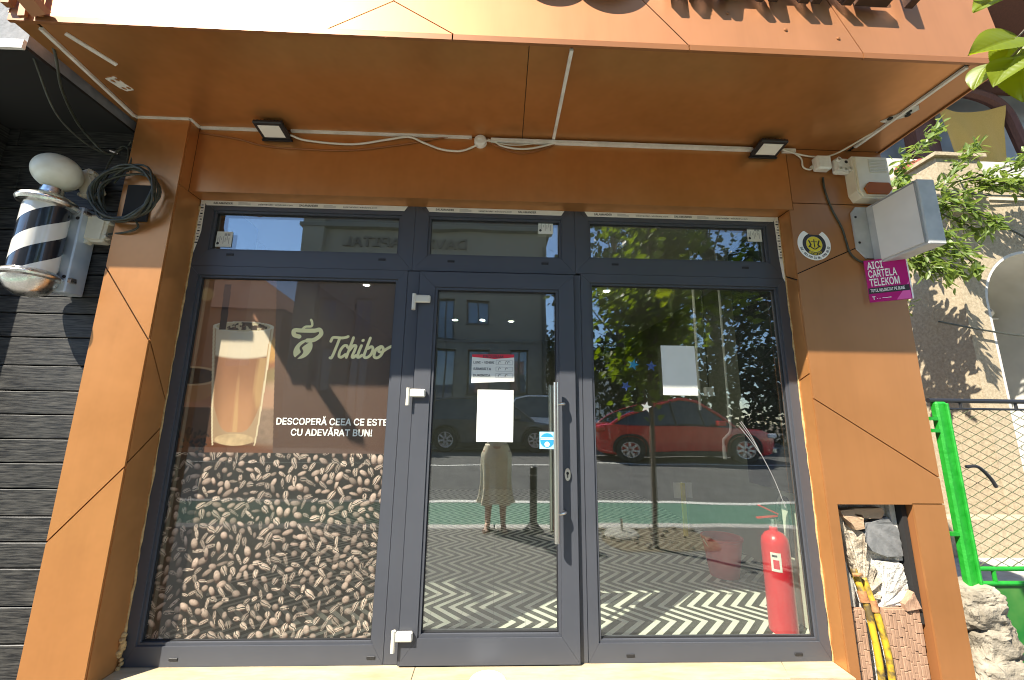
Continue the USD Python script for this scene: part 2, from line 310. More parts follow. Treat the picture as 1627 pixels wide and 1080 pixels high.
# printed chevron floor tile: slanted stripes, the slant flips with every row of tiles
MRAW('chevron', {'g': ('geometry', {}), 's': ('separate_xyz', {}), 'pp': ('math', {'math_type': 'pingpong', 'value2': 0.2}), 'ad': ('math', {'math_type': 'add'}),
    'dv': ('math', {'math_type': 'divide', 'value2': 0.1}), 'fr': ('math', {'math_type': 'fraction'}), 'lt': ('math', {'math_type': 'less_than', 'value2': 0.44}),
    'n': ('noise_texture', {'scale': 25.0, 'detail': 5.0}), 'mx': ('mix_color', {'a': (0.055, 0.057, 0.045), 'b': (0.74, 0.74, 0.66)}), 'm2': ('mix_color', {'blend_type': 'multiply', 'fac': 0.22}),
    'p': ('principled_bsdf', {'roughness': 0.45})},
    [('g.position', 's.vector'), ('s.y', 'pp.value1'), ('s.x', 'ad.value1'), ('pp.value', 'ad.value2'), ('ad.value', 'dv.value1'), ('dv.value', 'fr.value1'), ('fr.value', 'lt.value1'),
     ('lt.value', 'mx.fac'), ('g.position', 'n.vector'), ('mx.result', 'm2.a'), ('n.color', 'm2.b'), ('m2.result', 'p.base_color')], 'p.BSDF')
# black and white helix of the barber pole
PX, PY, PZ0, PZ1 = -2.425, -0.275, 2.055, 2.43
MRAW('barber', {'g': ('geometry', {}), 's': ('separate_xyz', {}), 'dx': ('math', {'math_type': 'subtract', 'value2': PX}), 'dy': ('math', {'math_type': 'subtract', 'value2': PY}),
    'at': ('math', {'math_type': 'arctan2'}), 'sc': ('math', {'math_type': 'multiply', 'value2': 2 / (2 * math.pi)}), 'zz': ('math', {'math_type': 'multiply', 'value2': 4.9}), 'ad': ('math', {'math_type': 'subtract'}),
    'fr': ('math', {'math_type': 'fraction'}), 'lt': ('math', {'math_type': 'less_than', 'value2': 0.52}), 'mx': ('mix_color', {'a': (0.70, 0.68, 0.62), 'b': (0.012, 0.013, 0.016)}),
    'ofs': ('math', {'math_type': 'add', 'value2': 20.55}), 'p': ('principled_bsdf', {'roughness': 0.25, 'coat_weight': 1.0, 'coat_roughness': 0.06})},
    [('g.position', 's.vector'), ('s.x', 'dx.value1'), ('s.y', 'dy.value1'), ('dy.value', 'at.value1'), ('dx.value', 'at.value2'), ('at.value', 'sc.value1'), ('s.z', 'zz.value1'), ('zz.value', 'ad.value1'), ('sc.value', 'ad.value2'),
     ('ad.value', 'ofs.value1'), ('ofs.value', 'fr.value1'), ('fr.value', 'lt.value1'), ('lt.value', 'mx.fac'), ('mx.result', 'p.base_color')], 'p.BSDF')

# ------------------------------------------------------------------ ground
def strip(y0, y1, z0, z1, x0=-60, x1=60, n=1, mat=None):
    ys = np.linspace(y0, y1, n + 1); zs = np.linspace(z0, z1, n + 1); v = []; f = []
    for y, z in zip(ys, zs): v += [[x0, y, z], [x1, y, z]]
    for i in range(n): a = 2 * i; f += [[a, a + 2, a + 1], [a + 1, a + 2, a + 3]]
    m = trimesh.Trimesh(np.array(v, float), np.array(f), process=False)
    if m.face_normals[0, 2] < 0: m.invert()
    return m
struct('ground', strip(-140, 140, -0.30, -0.30, -140, 140), 'soil')
struct('pavement', box(-60, 60, -2.86, -0.02, -0.2, 0.0), 'pavement')
struct('kerb', [box(x, x + 0.99, -3.06, -2.865, -0.2, 0.006, 0.012) for x in range(-20, 20)], 'kerb_stone')
struct('bike_lane', strip(-3.062, -4.36, -0.004, 0.0), 'green_lane')
struct('road', cat([strip(-4.36, -8.2, 0.0, 0.17, n=4), strip(-8.2, -12.4, 0.17, 0.17, n=2), strip(-12.4, -14.0, 0.17, 0.10, n=2)]), 'asphalt')
struct('far_pavement', box(-60, 60, -30.0, -14.0, -0.2, 0.22), 'pavement')
single('lane_line', strip(-4.36, -4.50, 0.005, 0.011), 'road_paint', 'white painted line along the edge of the green bike lane', 'road marking')
single('centre_line', strip(-7.98, -8.10, 0.168, 0.173), 'road_paint', 'white painted line in the middle of the road', 'road marking')

# ------------------------------------------------------------------ the shop: copper clad canopy, pillars and room behind
SHOP = thing('shop_building', 'shop front clad in copper coloured metal panels under a deep canopy', 'building', (0, 0, 0))
ZS, YF = 3.072, -0.762
# the soffit falls gently towards the street and its front edge is a little shorter than its back
def slope(m):
    v = np.asarray(m.vertices).copy(); t = (-v[:, 1] - 0.10) / 0.662
    return trimesh.Trimesh(np.column_stack([v[:, 0] * (1 - 0.037 * t), -0.10 - 0.72 * t, v[:, 2] - 0.062 * t]), m.faces, process=False)
def front(m):
    v = np.asarray(m.vertices); return trimesh.Trimesh(np.column_stack([v[:, 0] * 0.963, v[:, 1] - 0.058, v[:, 2] * 0.963 + 0.050]), m.faces, process=False)
# left pillar: front, inner reveal; panel seams are real gaps
back = lambda *a: obj(SHOP, 'backing_board', box(*a), 'dark_gap')
back(-2.150, -1.866, -0.168, 0.6, -0.02, ZS - 0.004)
for p in cut(rect(-2.158, -1.860, -0.02, ZS - 0.002), [[(-2.3, 2.32), (-1.86, 1.73)], [(-2.2, 0.68), (-1.80, 1.15)]]):
    obj(SHOP, 'pillar_panel', xz_plate(p, -0.178, -0.1685), 'copper')
for p in cut(rect(-0.168, 0.004, -0.02, 2.642), [[(-0.2, 1.78), (0.06, 1.30)], [(-0.2, 1.07), (0.06, 1.33)]]):
    obj(SHOP, 'reveal_panel', yz_plate(p, -1.8655, -1.856), 'copper')
obj(SHOP, 'side_panel', box(-2.158, -2.151, -0.168, 0.0, -0.02, ZS - 0.002), 'copper')
obj(SHOP, 'reveal_panel', box(-1.8655, -1.856, -0.168, -0.1025, 2.645, ZS - 0.002), 'copper')
obj(SHOP, 'soffit_panel', slope(xy_plate(sg.Polygon([(-2.118, YF + 0.006), (-2.215, YF + 0.006), (-2.215, -0.105), (-2.172, -0.105)]), ZS, ZS + 0.006)), 'copper')
# lintel and right pillar lie in one plane
back(-1.850, 2.452, -0.090, 0.05, 2.668, ZS - 0.004)
obj(SHOP, 'lintel_panel', xz_plate(rect(-1.8545, 1.827, 2.644, ZS - 0.002), -0.101, -0.0905), 'copper')
obj(SHOP, 'lintel_underside', box(-1.8545, 1.803, -0.0900, 0.004, 2.644, 2.652), 'copper')
back(1.815, 2.452, -0.090, 0.6, 0.91, 2.664)
niche = rect(1.858, 2.285, -0.1, 0.905)
pil = rect(1.805, 2.462, -0.02, ZS - 0.002).difference(niche).difference(rect(1.7, 1.831, 2.640, 3.2))
for p in cut(pil, [[(1.6, 2.13), (2.153, 2.38), (2.7, 2.62)], [(1.6, 1.604), (2.415, 1.076), (2.7, .89)], [(1.8, 2.690), (2.7, 2.690)], [(2.28, 0.908), (2.6, 0.908)]], 0.006):
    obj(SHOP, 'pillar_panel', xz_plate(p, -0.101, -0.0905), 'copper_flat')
for p in cut(rect(-0.0895, 0.004, -0.02, 2.640), [[(-0.2, 2.12), (0.1, 2.30)], [(-0.2, 1.66), (0.1, 1.54)]]):
    obj(SHOP, 'reveal_panel', yz_plate(p, 1.8035, 1.812), 'copper')
obj(SHOP, 'side_panel', box(2.454, 2.462, -0.090, 0.02, 0.0, ZS - 0.002), 'copper')
obj(SHOP, 'side_panel', box(2.287, 2.294, -0.090, -0.0, 0.0, 0.90), 'copper_edge')
obj(SHOP, 'wall', [box(2.44, 2.46, 0.02, 5.0, -0.02, 3.5), box(-2.15, 2.46, 5.0, 5.1, -0.02, 3.5), box(-2.15, -2.05, 0.6, 5.0, -0.02, 3.5), box(-2.2, 2.46, 0.0, 0.08, 2.80, 6.5)], 'render_tan')
# soffit: panels with the long white strip between them
sof = sg.Polygon([(-2.105, YF + 0.006), (2.265, YF + 0.006), (2.238, -0.103), (-1.856, -0.103), (-1.856, -0.181), (-2.158, -0.181)])
for p in cut(sof, [[(0.118, -0.9), (0.127, -0.05)]], 0.004):
    for q in cut(p, [[(0.322, -0.9), (0.323, -0.05)]], 0.012):
        obj(SHOP, 'soffit_panel', slope(xy_plate(q.segmentize(.1), ZS, ZS + 0.006)), 'copper')
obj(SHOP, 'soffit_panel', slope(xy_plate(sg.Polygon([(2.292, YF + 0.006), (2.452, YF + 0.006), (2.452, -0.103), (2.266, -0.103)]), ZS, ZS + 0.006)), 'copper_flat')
obj(SHOP, 'backing_board', slope(box(-2.10, 2.45, YF + 0.02, 0.0, ZS + 0.008, ZS + 0.03)), 'dark_gap')
obj(SHOP, 'canopy_roof', slope(box(-2.20, 2.43, YF + 0.12, 0.0, 3.78, 3.83)), 'eave_grey')
# fascia
fas = sg.Polygon([(-2.215, 3.090), (2.455, 3.090), (2.455, 3.86), (-2.215, 3.86)])
seams = [[(-0.90, 3.027), (-0.526, 3.278), (-0.237, 3.091), (-0.13, 3.02)], [(-0.526, 3.278), (-0.38, 3.86)], [(0.90, 3.05), (0.682, 3.349), (0.31, 3.86)], [(1.745, 3.03), (1.62, 3.404), (1.45, 3.90)]]
LEAN = rotx(-math.radians(4.0)); LP = np.array([0, YF, 3.08])
def lean(m): return front(place(place(m, None, -LP), LEAN, LP))
for p in cut(fas, seams, 0.006):
    obj(SHOP, 'fascia_panel', lean(xz_plate(p, YF - 0.010, YF)), 'fascia')
obj(SHOP, 'backing_board', lean(box(-2.20, 2.44, YF + 0.001, YF + 0.010, 3.10, 3.84)), 'dark_gap')
for a, b in ((-2.215, -0.242), (-0.236, 0.873), (0.879, 1.722), (1.728, 2.455)):
    obj(SHOP, 'fascia_lip', front(box(a, b, YF - 0.010, YF + 0.004, 3.060, 3.0895)), 'copper_edge')
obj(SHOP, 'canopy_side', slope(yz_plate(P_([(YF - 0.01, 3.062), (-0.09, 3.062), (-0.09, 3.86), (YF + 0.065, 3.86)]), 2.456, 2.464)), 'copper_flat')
obj(SHOP, 'canopy_side', slope(yz_plate(P_([(YF - 0.01, 3.10), (-0.03, 3.10), (-0.03, 3.86), (YF + 0.063, 3.86)]), -2.222, -2.216)), 'copper_edge')
# white edge strips
def bar(a, b, w, h, m='white_dirty', nm='edge_strip', up=(0, 0, 1.0)):
    a, b = np.array(a, float), np.array(b, float); d = b - a; L = np.linalg.norm(d); d /= L
    s = np.cross(d, up); s /= np.linalg.norm(s); u = np.cross(s, d); c = box(0, L, -w / 2, w / 2, -h / 2, h / 2)
    return place(c, np.column_stack([d, -s, u]), a)
zt = ZS - 0.007
for a, b in (((-2.168, -0.186, zt), (-1.852, -0.186, zt)), ((-1.850, -0.190, zt), (-1.850, -0.112, zt)), ((-1.845, -0.110, zt), (-1.49, -0.110, zt)), ((-1.30, -0.110, zt), (-0.19, -0.110, zt)), ((-2.115, YF + 0.03, zt), (-2.170, -0.19, zt)),
             ((0.322, YF + 0.02, zt), (0.322, -0.128, zt)), ((2.278, YF + 0.02, zt), (2.25, -0.15, zt))):
    obj(SHOP, 'edge_strip', slope(bar(a, b, 0.017, 0.013)) if min(a[1], b[1]) < -.2 else bar(a, b, 0.017, 0.013), 'white_dirty')
obj(SHOP, 'cable_trunking', box(-0.07, 1.60, -0.124, -0.1015, ZS - 0.034, ZS - 0.014), 'white_dirty')
obj(SHOP, 'cable_trunking', box(1.80, 1.88, -0.124, -0.1015, ZS - 0.034, ZS - 0.014), 'white_dirty')
for k in range(2):   # adhesive plates and torn holes left on the soffit
    obj(SHOP, 'fixing_plate', slope(place(box(-0.09, 0.09, -0.012, 0.012, -0.003, 0.003), rotz(1.15 if k else 1.1), (-1.99 + .005 * k, -0.63, ZS - 0.0045)) if k == 0 else
        xy_plate(sg.Polygon([(-2.09, -0.46), (-2.03, -0.475), (-2.005, -0.39), (-2.05, -0.38), (-2.07, -0.40)]).difference(unary_union([sg.Point(x, y).buffer(0.011) for x, y in ((-2.062, -0.446), (-2.034, -0.455), (-2.048, -0.398), (-2.022, -0.402))])), ZS - 0.005, ZS - 0.001)), 'white_dirty')
hole = obj(SHOP, 'torn_patch', slope(xy_plate(sg.Polygon([(2.205, -0.37), (2.30, -0.50), (2.335, -0.47), (2.31, -0.41), (2.25, -0.36)]), ZS - 0.004, ZS - 0.0005)), 'white_plaster')
for x, y in ((2.235, -0.40), (2.29, -0.455), (2.31, -0.43)):
    sub(hole, 'hole', slope(lathe([(0.0001, 0), (0.014, 0), (0.014, 0.003), (0.0001, 0.003)], 10, (x, y, ZS - 0.008))), 'dark_gap')
for x, y, z in ((1.365, YF - 0.012, 3.21), (1.62, YF - 0.012, 3.17), (1.09, YF - 0.012, 3.30)):
    obj(SHOP, 'rivet', lean(place(lathe([(0.0001, 0.004), (0.008, 0.002), (0.009, 0)], 10), rotx(math.pi / 2), (x, y, z))), 'copper_edge')
# broken niche at the foot of the right pillar
obj(SHOP, 'niche_wall', box(1.812, 2.287, 0.0, 0.05, -0.02, 0.91), 'white_plaster')
obj(SHOP, 'niche_side', box(1.812, 1.822, -0.089, 0.0, -0.02, 0.90), 'pink_board')
def blob(poly, y0, y1, jit, seed, mat, name, res=0.018):
    """irregular chunk: the outline extruded, its front vertices pushed about"""
    m = xz_plate(poly.segmentize(res), y0, y1); m = to_tm(m).subdivide().subdivide() if poly.area < 0.02 else to_tm(m).subdivide()
    v = m.vertices.copy(); n = meshkit.fbm(v * 28, 3, seed) - 0.5; front = v[:, 1] < (y0 + y1) / 2
    v[:, 1] -= np.where(front, n * jit * 2, 0); v[:, 0] += (meshkit.noise(v * 30, seed + 3) - .5) * jit * .5; v[:, 2] += (meshkit.noise(v * 30, seed + 5) - .5) * jit * .5
    return obj(SHOP, name, trimesh.Trimesh(v, m.faces, process=False), mat, smooth=50)
P = sg.Polygon
blob(P([(2.045, .795), (2.09, .80), (2.13, .815), (2.175, .83), (2.20, .795), (2.228, .77), (2.232, .63), (2.14, .625), (2.06, .655), (2.035, .70)]), -0.05, -0.012, 0.010, 3, 'slate', 'slate_stone')
blob(P([(1.905, .865), (1.98, .87), (1.985, .84), (2.03, .825), (2.03, .77), (1.975, .765), (1.955, .80), (1.915, .83)]), -0.06, -0.012, 0.006, 4, 'brick_tan', 'facing_brick')
blob(P([(1.99, .872), (2.155, .875), (2.165, .85), (2.14, .82), (2.04, .822), (2.035, .84), (1.99, .845)]), -0.05, -0.012, 0.006, 5, 'brick_tan', 'facing_brick')
blob(P([(1.865, .88), (1.90, .865), (1.92, .82), (1.95, .79), (2.03, .75), (2.035, .68), (2.03, .60), (2.09, .55), (2.10, .46), (2.06, .375), (2.00, .38), (1.99, .47), (1.96, .53), (1.925, .62), (1.90, .72), (1.87, .80)]), -0.035, 0.004, 0.03, 6, 'mortar', 'broken_mortar')
blob(P([(2.10, .60), (2.22, .59), (2.245, .50), (2.23, .42), (2.15, .37), (2.08, .37), (2.10, .46)]), -0.045, 0.004, 0.02, 8, 'white_plaster', 'plaster_chunk')
blob(P([(2.175, .40), (2.235, .46), (2.262, .38), (2.18, .37)]), -0.075, -0.04, 0.006, 9, 'brick_brown', 'facing_brick')
blob(P([(1.875, .60), (1.905, .595), (1.935, .47), (1.925, .38), (1.89, .38)]), -0.05, -0.01, 0.008, 10, 'concrete', 'grey_stone')
obj(SHOP, 'plaster_edge', box(2.215, 2.245, -0.030, 0.0, 0.60, 0.895), 'white_plaster')
obj(SHOP, 'steel_profile', box(2.252, 2.280, -0.060, 0.0, 0.30, 0.90), 'dark_gap')
# imitation brick facing sheets at the very bottom: a board with thin raised bricks
def facing(x0, x1, y, seed):
    r = np.random.default_rng(seed); obj(SHOP, 'facing_board', box(x0, x1, y + 0.004, y + 0.02, -0.02, 0.376), 'brick_brown')
    x = x0 + 0.003
    while x < x1 - 0.006:
        w = min(r.uniform(0.016, 0.024), x1 - x); z = -0.02
        while z < 0.37:
            h = min(r.uniform(0.035, 0.085), 0.374 - z)
            if h > .008 and w > 0.006: obj(SHOP, 'facing_brick', box(x + 0.0012, x + w - 0.0012, y - r.uniform(0, 0.005), y + 0.006, z + 0.0015, z + h - 0.0015, 0.002), 'brick_brown')
            z += h
        x += w
facing(2.064, 2.262, -0.062, 1); facing(1.862, 1.958, -0.062, 2)
for k, (xa, xb) in enumerate(((1.963, 1.992), (2.012, 2.046))):
    zt_ = 0.385 if k else 0.43
    pp = obj(SHOP, 'gas_pipe', tube(smooth_path([(xb - 0.004, -0.075, -0.02), (xb - 0.008, -0.078, 0.18), (xa + 0.004, -0.072, zt_ - 0.03), (xa, -0.05, zt_ + 0.05), (xa - 0.006, -0.03, zt_ + 0.13)]), 0.0155, 14), 'pipe_yellow', smooth=True)
    sub(pp, 'rusty_collar', tube([(xa, -0.070, zt_ - 0.02), (xa - 0.002, -0.058, zt_ + 0.03)], 0.021, 12), 'rust', smooth=40)
obj(SHOP, 'pipe_clamp', tube(smooth_path([(1.925, -0.06, .54), (1.945, -0.075, .545), (1.97, -0.06, .54)]), 0.009, 8), 'rust')
# step of three travertine slabs
for a, b in ((-1.852, -0.392), (-0.388, 1.468), (1.472, 1.80)):
    sl = sg.Polygon([(a, -0.128), (b, -0.140), (b + (0.06 if b < 1.6 and b > 1 else 0), 0.02), (a + (0.06 if a > 1 else 0), 0.02)])
    obj(SHOP, 'step_slab', xy_plate(sl, 0.066, 0.099), 'travertine')
obj(SHOP, 'step_base', box(-1.85, 1.80, -0.118, 0.02, -0.01, 0.065), 'pink_board')
# room behind the glass
obj(SHOP, 'interior_wall', [box(-2.05, -2.0, 0.085, 5.0, 0.09, 3.0), box(2.36, 2.43, 0.10, 5.0, 0.09, 3.0), box(-2.0, 2.36, 4.95, 4.995, 0.09, 3.0)], 'interior_wall')
obj(SHOP, 'interior_jamb', box(1.79, 2.36, 0.075, 0.10, 0.112, 2.9), 'interior_jamb')
obj(SHOP, 'interior_jamb', box(1.905, 1.99, 0.102, 0.42, 0.112, 2.75), 'interior_jamb')
obj(SHOP, 'interior_jamb', box(-2.05, -1.80, 0.075, 0.10, 0.112, 2.9), 'interior_jamb')
obj(SHOP, 'interior_ceiling', box(-2.05, 2.43, 0.085, 5.0, 2.75, 2.80), 'ceiling')
for x, y in ((-1.45, 1.883), (-0.644, 3.42), (-0.244, 3.39), (0.184, 3.43), (-0.69, 0.30), (0.033, 0.33), (0.972, 0.26), (1.2, 1.9), (0.2, 1.9), (-.6, 1.9)):
    d = obj(SHOP, 'downlight', lathe([(0.052, 2.7499), (0.055, 2.742), (0.036, 2.740), (0.034, 2.745)], 18, (x, y, 0)), 'white_plastic', smooth=30)
    sub(d, 'bulb', lathe([(0.0001, 2.7435), (0.033, 2.7435)], 14, (x, y, 0)), 'bulb')
FLOOR = struct('shop_floor', [box(-2.0, 2.36, 0.085, 5.0, 0.05, 0.1085)], 'gasket')
for i in range(-4, 12):
    for j in range(0, 12):
        x0, x1 = max(i * 0.2, -0.8), min(i * 0.2 + 0.2, 2.36); y0, y1 = max(j * 0.2, 0.09), j * 0.2 + 0.2
        sub(FLOOR, 'floor_tile', box(x0 + 0.001, x1 - 0.001, y0 + 0.001, y1 - 0.001, 0.109, 0.1125), 'chevron')
sub(FLOOR, 'far_floor_tiles', [box(-2.0, -0.801, 0.09, 2.4, 0.109, 0.1125), box(-2.0, 2.36, 2.401, 4.95, 0.109, 0.1125)], 'chevron', kind='stuff')

# ------------------------------------------------------------------ the glazed shop front
GL = thing('shopfront_glazing', 'dark grey framed shop front with three top lights, two large panes and a door', 'shop front', (0, 0, 0.1))
XL, XR, ZB, ZT = -1.852, 1.800, 0.100, 2.668
MLX = (-0.613, -0.446); MRX = (0.440, 0.560)
def ring(x0, x1, z0, z1, w, y0, y1, nm='frame_bar', mat='frame', wb=None):
    """four mitred bars"""
    wb = wb or w; o = [(x0, z0), (x1, z0), (x1, z1), (x0, z1)]; i = [(x0 + w, z0 + wb), (x1 - w, z0 + wb), (x1 - w, z1 - w), (x0 + w, z1 - w)]
    return [sg.Polygon([o[k], o[(k + 1) % 4], i[(k + 1) % 4], i[k]]).buffer(-0.0004, join_style=2) for k in range(4)]
fr = []
fixed = [(XL, -0.5585, 0.100, 2.218), (0.5005, XR, 0.100, 2.226), (XL, -0.5355, 2.219, ZT), (-0.5345, 0.4695, 2.220, ZT), (0.4705, XR, 2.227, ZT)]
WID = [0.062, 0.062, 0.085, 0.085, 0.085]
panes = []
for (x0, x1, z0, z1), w in zip(fixed, WID):
    wb = 0.092 if z0 < 1 else 0.098
    for q in ring(x0, x1, z0, z1, w if z0 > 1 else 0.056, 0, 0.07, wb=wb):
        obj(GL, 'frame_bar', xz_plate(q, 0.0, 0.07), 'frame')
    wi = w if z0 > 1 else 0.056
    a, b, c, d = x0 + wi, x1 - wi, z0 + wb, z1 - wi
    for q in ring(a, b, c, d, 0.014, 0, 0):
        obj(GL, 'glazing_bead', xz_plate(q, 0.008, 0.052), 'frame')
    for q in ring(a + .0145, b - .0145, c + .0145, d - .0145, 0.004, 0, 0):
        obj(GL, 'gasket', xz_plate(q, 0.020, 0.032), 'gasket')
    panes.append((a + 0.01, b - 0.01, c + 0.01, d - 0.01))
# mullion posts beside the door and the bar above it
for x0, x1 in ((-0.5575, -0.484), (0.456, 0.4995)):
    obj(GL, 'mullion', box(x0, x1, 0.0, 0.07, 0.1, 2.2155, 0.003), 'frame')
obj(GL, 'door_head', box(-0.4835, 0.4555, 0.0, 0.07, 2.2080, 2.2165), 'frame')
for k, pn in enumerate(panes):
    a, b, c, d = pn
    m = trimesh.Trimesh([[a, 0.026, c], [b, 0.026, c], [b, 0.026, d], [a, 0.026, d]], [[0, 1, 2], [0, 2, 3]], process=False)
    obj(GL, 'window_pane', m, 'glass_wavy' if k == 1 else 'glass_film' if k == 0 else 'glass')
    if k: obj(GL, 'inner_pane', trimesh.Trimesh([[a, 0.045, c], [b, 0.0452, c], [b, 0.0452, d], [a, 0.045, d]], [[0, 1, 2], [0, 2, 3]], process=False), 'glass_wavy' if k == 1 else 'glass')
for x, z in ((-1.63, 2.292), (-0.72, 2.285), (-0.30, 2.285), (0.28, 2.286), (0.72, 2.292), (1.55, 2.292), (-1.6, .135), (-0.62, .135), (0.72, .135), (1.62, .135)):
    obj(GL, 'drain_cap', box(x - 0.022, x + 0.022, -0.004, 0.002, z - 0.007, z + 0.007, 0.002), 'gasket')
# door
DR = obj(GL, 'door', [xz_plate(q, -0.022, 0.055) for q in ring(-0.480, 0.453, 0.107, 2.206, 0.094, 0, 0, wb=0.125)], 'frame')
for q in ring(-0.386, 0.359, 0.232, 2.112, 0.016, 0, 0): sub(DR, 'glazing_bead', xz_plate(q, -0.016, 0.04), 'frame')
for q in ring(-0.3695, 0.3425, 0.2485, 2.0955, 0.005, 0, 0): sub(DR, 'gasket', xz_plate(q, -0.004, 0.012), 'gasket')
sub(DR, 'door_pane', trimesh.Trimesh([[-0.376, 0.004, 0.24], [0.349, 0.004, 0.24], [0.349, 0.004, 2.10], [-0.376, 0.004, 2.10]], [[0, 1, 2], [0, 2, 3]], process=False), 'glass')
sub(DR, 'inner_pane', trimesh.Trimesh([[-0.376, 0.024, 0.24], [0.349, 0.0243, 0.24], [0.349, 0.0243, 2.10], [-0.376, 0.024, 2.10]], [[0, 1, 2], [0, 2, 3]], process=False), 'glass')
for z in (2.03, 1.475, 0.245):
    sub(DR, 'hinge', [box(-0.512, -0.408, -0.046, -0.0225, z - 0.022, z + 0.024, 0.006), cyl((-0.503, -0.040, z - 0.068), (-0.503, -0.040, z + 0.030), 0.0115, 12)], 'beige_hinge', smooth=30)
sub(DR, 'pull_handle', tube([(0.328, -0.082, 0.70), (0.328, -0.082, 1.545)], 0.0145, 16), 'steel', smooth=40)
for z in (0.845, 1.425): sub(DR, 'handle_bracket', tube(smooth_path([(0.328, -0.080, z), (0.36, -0.070, z), (0.378, -0.050, z), (0.38, -0.022, z)]), 0.010, 10), 'steel', smooth=40)
sub(DR, 'inner_handle', tube([(0.325, 0.085, 0.72), (0.325, 0.085, 1.54)], 0.012, 12), 'steel', smooth=40)
lk = sa.scale(sg.Point(0, 0).buffer(1, 24), 0.016, 0.034)
sub(DR, 'lock_plate', xz_plate(sa.translate(lk, 0.398, 1.04), -0.032, -0.0225), 'steel')
sub(DR, 'keyhole', xz_plate(unary_union([sg.Point(0.398, 1.046).buffer(0.0075), rect(0.3955, 0.4005, 1.022, 1.045)]), -0.0335, -0.0325), 'dark_gap')
# protective tape left on the outer edge of the frame
def tape(x0, x1, z0, z1):
    q = sg.Polygon([(x0 - .02, z1), (x1 + .02, z1), (x1, z0), (x0, z0)])
    t = obj(GL, 'protective_tape', xz_plate(q, -0.0025, -0.0008), 'tape'); x = x0 + 0.04; k = 0; h = z1 - z0
    while x < x1 - 0.16:
        if k % 3 == 0: sub(t, 'lettering', text('SALAMANDER', h * 0.40, -0.0026, x, z0 + h * .3, width=0.115, depth=0.0006), 'ink'); x += 0.15
        elif k % 3 == 1:
            for i in range(3): sub(t, 'small_print', box(x, x + 0.075 - .02 * (i == 2), -0.0031, -0.0026, z0 + h * (.26 + .2 * i), z0 + h * (.34 + .2 * i)), 'ink_grey')
            x += 0.12
        else:
            if x < x1 - 0.26: sub(t, 'lettering', text('salamander-windows.com', h * 0.34, -0.0026, x, z0 + h * .3, bold=False, width=0.21, depth=0.0006), 'ink')
            x += 0.25
        k += 1
tape(-1.815, -0.605, 2.6105, 2.6425); tape(-0.45, 0.385, 2.6105, 2.6425); tape(0.555, 1.765, 2.6105, 2.6425)
for poly in (P([(-1.851, 2.655), (-1.825, 2.63), (-1.822, 2.44), (-1.835, 2.36), (-1.847, 2.30), (-1.851, 2.30)]), P([(1.799, 2.655), (1.772, 2.63), (1.776, 2.36), (1.785, 2.23), (1.799, 2.20)])):
    t = obj(GL, 'protective_tape', xz_plate(poly, -0.0025, -0.0008), 'tape'); c = poly.centroid.x
    for k in range(14): sub(t, 'small_print', box(c - 0.010 + .004 * (k % 3), c + 0.009 - 0.003 * (k % 2), -0.0031, -0.0026, 2.36 + k * 0.019, 2.368 + k * 0.019), 'ink_grey' if k % 2 else 'ink')
# product stickers on the top lights
for x, z, lab in ((-1.695, 2.40, 'small white product label in the left top light'), (0.288, 2.545, 'small white product label in the middle top light'), (1.648, 2.532, 'small white product label in the right top light')):
    s = thing('glass_label', lab, 'label', (x, 0.02, z), group=None)
    b = obj(s, 'sheet', box(x - 0.047, x + 0.047, 0.0215, 0.0230, z - 0.05, z + 0.05), 'paper')
    for k in range(7): obj(s, 'printed_line', box(x - 0.038 + 0.011 * k, x - 0.0345 + 0.011 * k, 0.0207, 0.0213, z - 0.03 + .012 * (k % 3), z + 0.01 + 0.01 * (k % 2)), 'ink_grey')
    obj(s, 'printed_mark', place(lathe([(0.0001, 0), (0.0085, 0)], 12), rotx(math.pi / 2), (x - 0.034, 0.0204, z - 0.028)), 'ink')
    for k in range(2): obj(s, 'printed_block', box(x + 0.000 + .019 * k, x + 0.015 + .019 * k, 0.0207, 0.0213, z + 0.022, z + 0.038), 'ink_grey')

r6 = np.random.default_rng(3)
for x, n in ((-1.8535, 60), (1.8015, 60)):
    zz = np.linspace(.10, 2.60, n); obj(GL, 'sealant_bead', tube(np.column_stack([x + r6.normal(0, .0012, n), np.full(n, -.002) + r6.normal(0, .0012, n), zz]), np.abs(r6.normal(.0035, .0018, n)) + .001, 5), 'foam', smooth=True)
for k in range(9): obj(GL, 'foam_blob', rock2((-1.848 + r6.uniform(-.006, .008), -.010 - r6.uniform(0, .012), .105 + .018 * k), r6.uniform(.008, .018), k), 'foam', smooth=60)
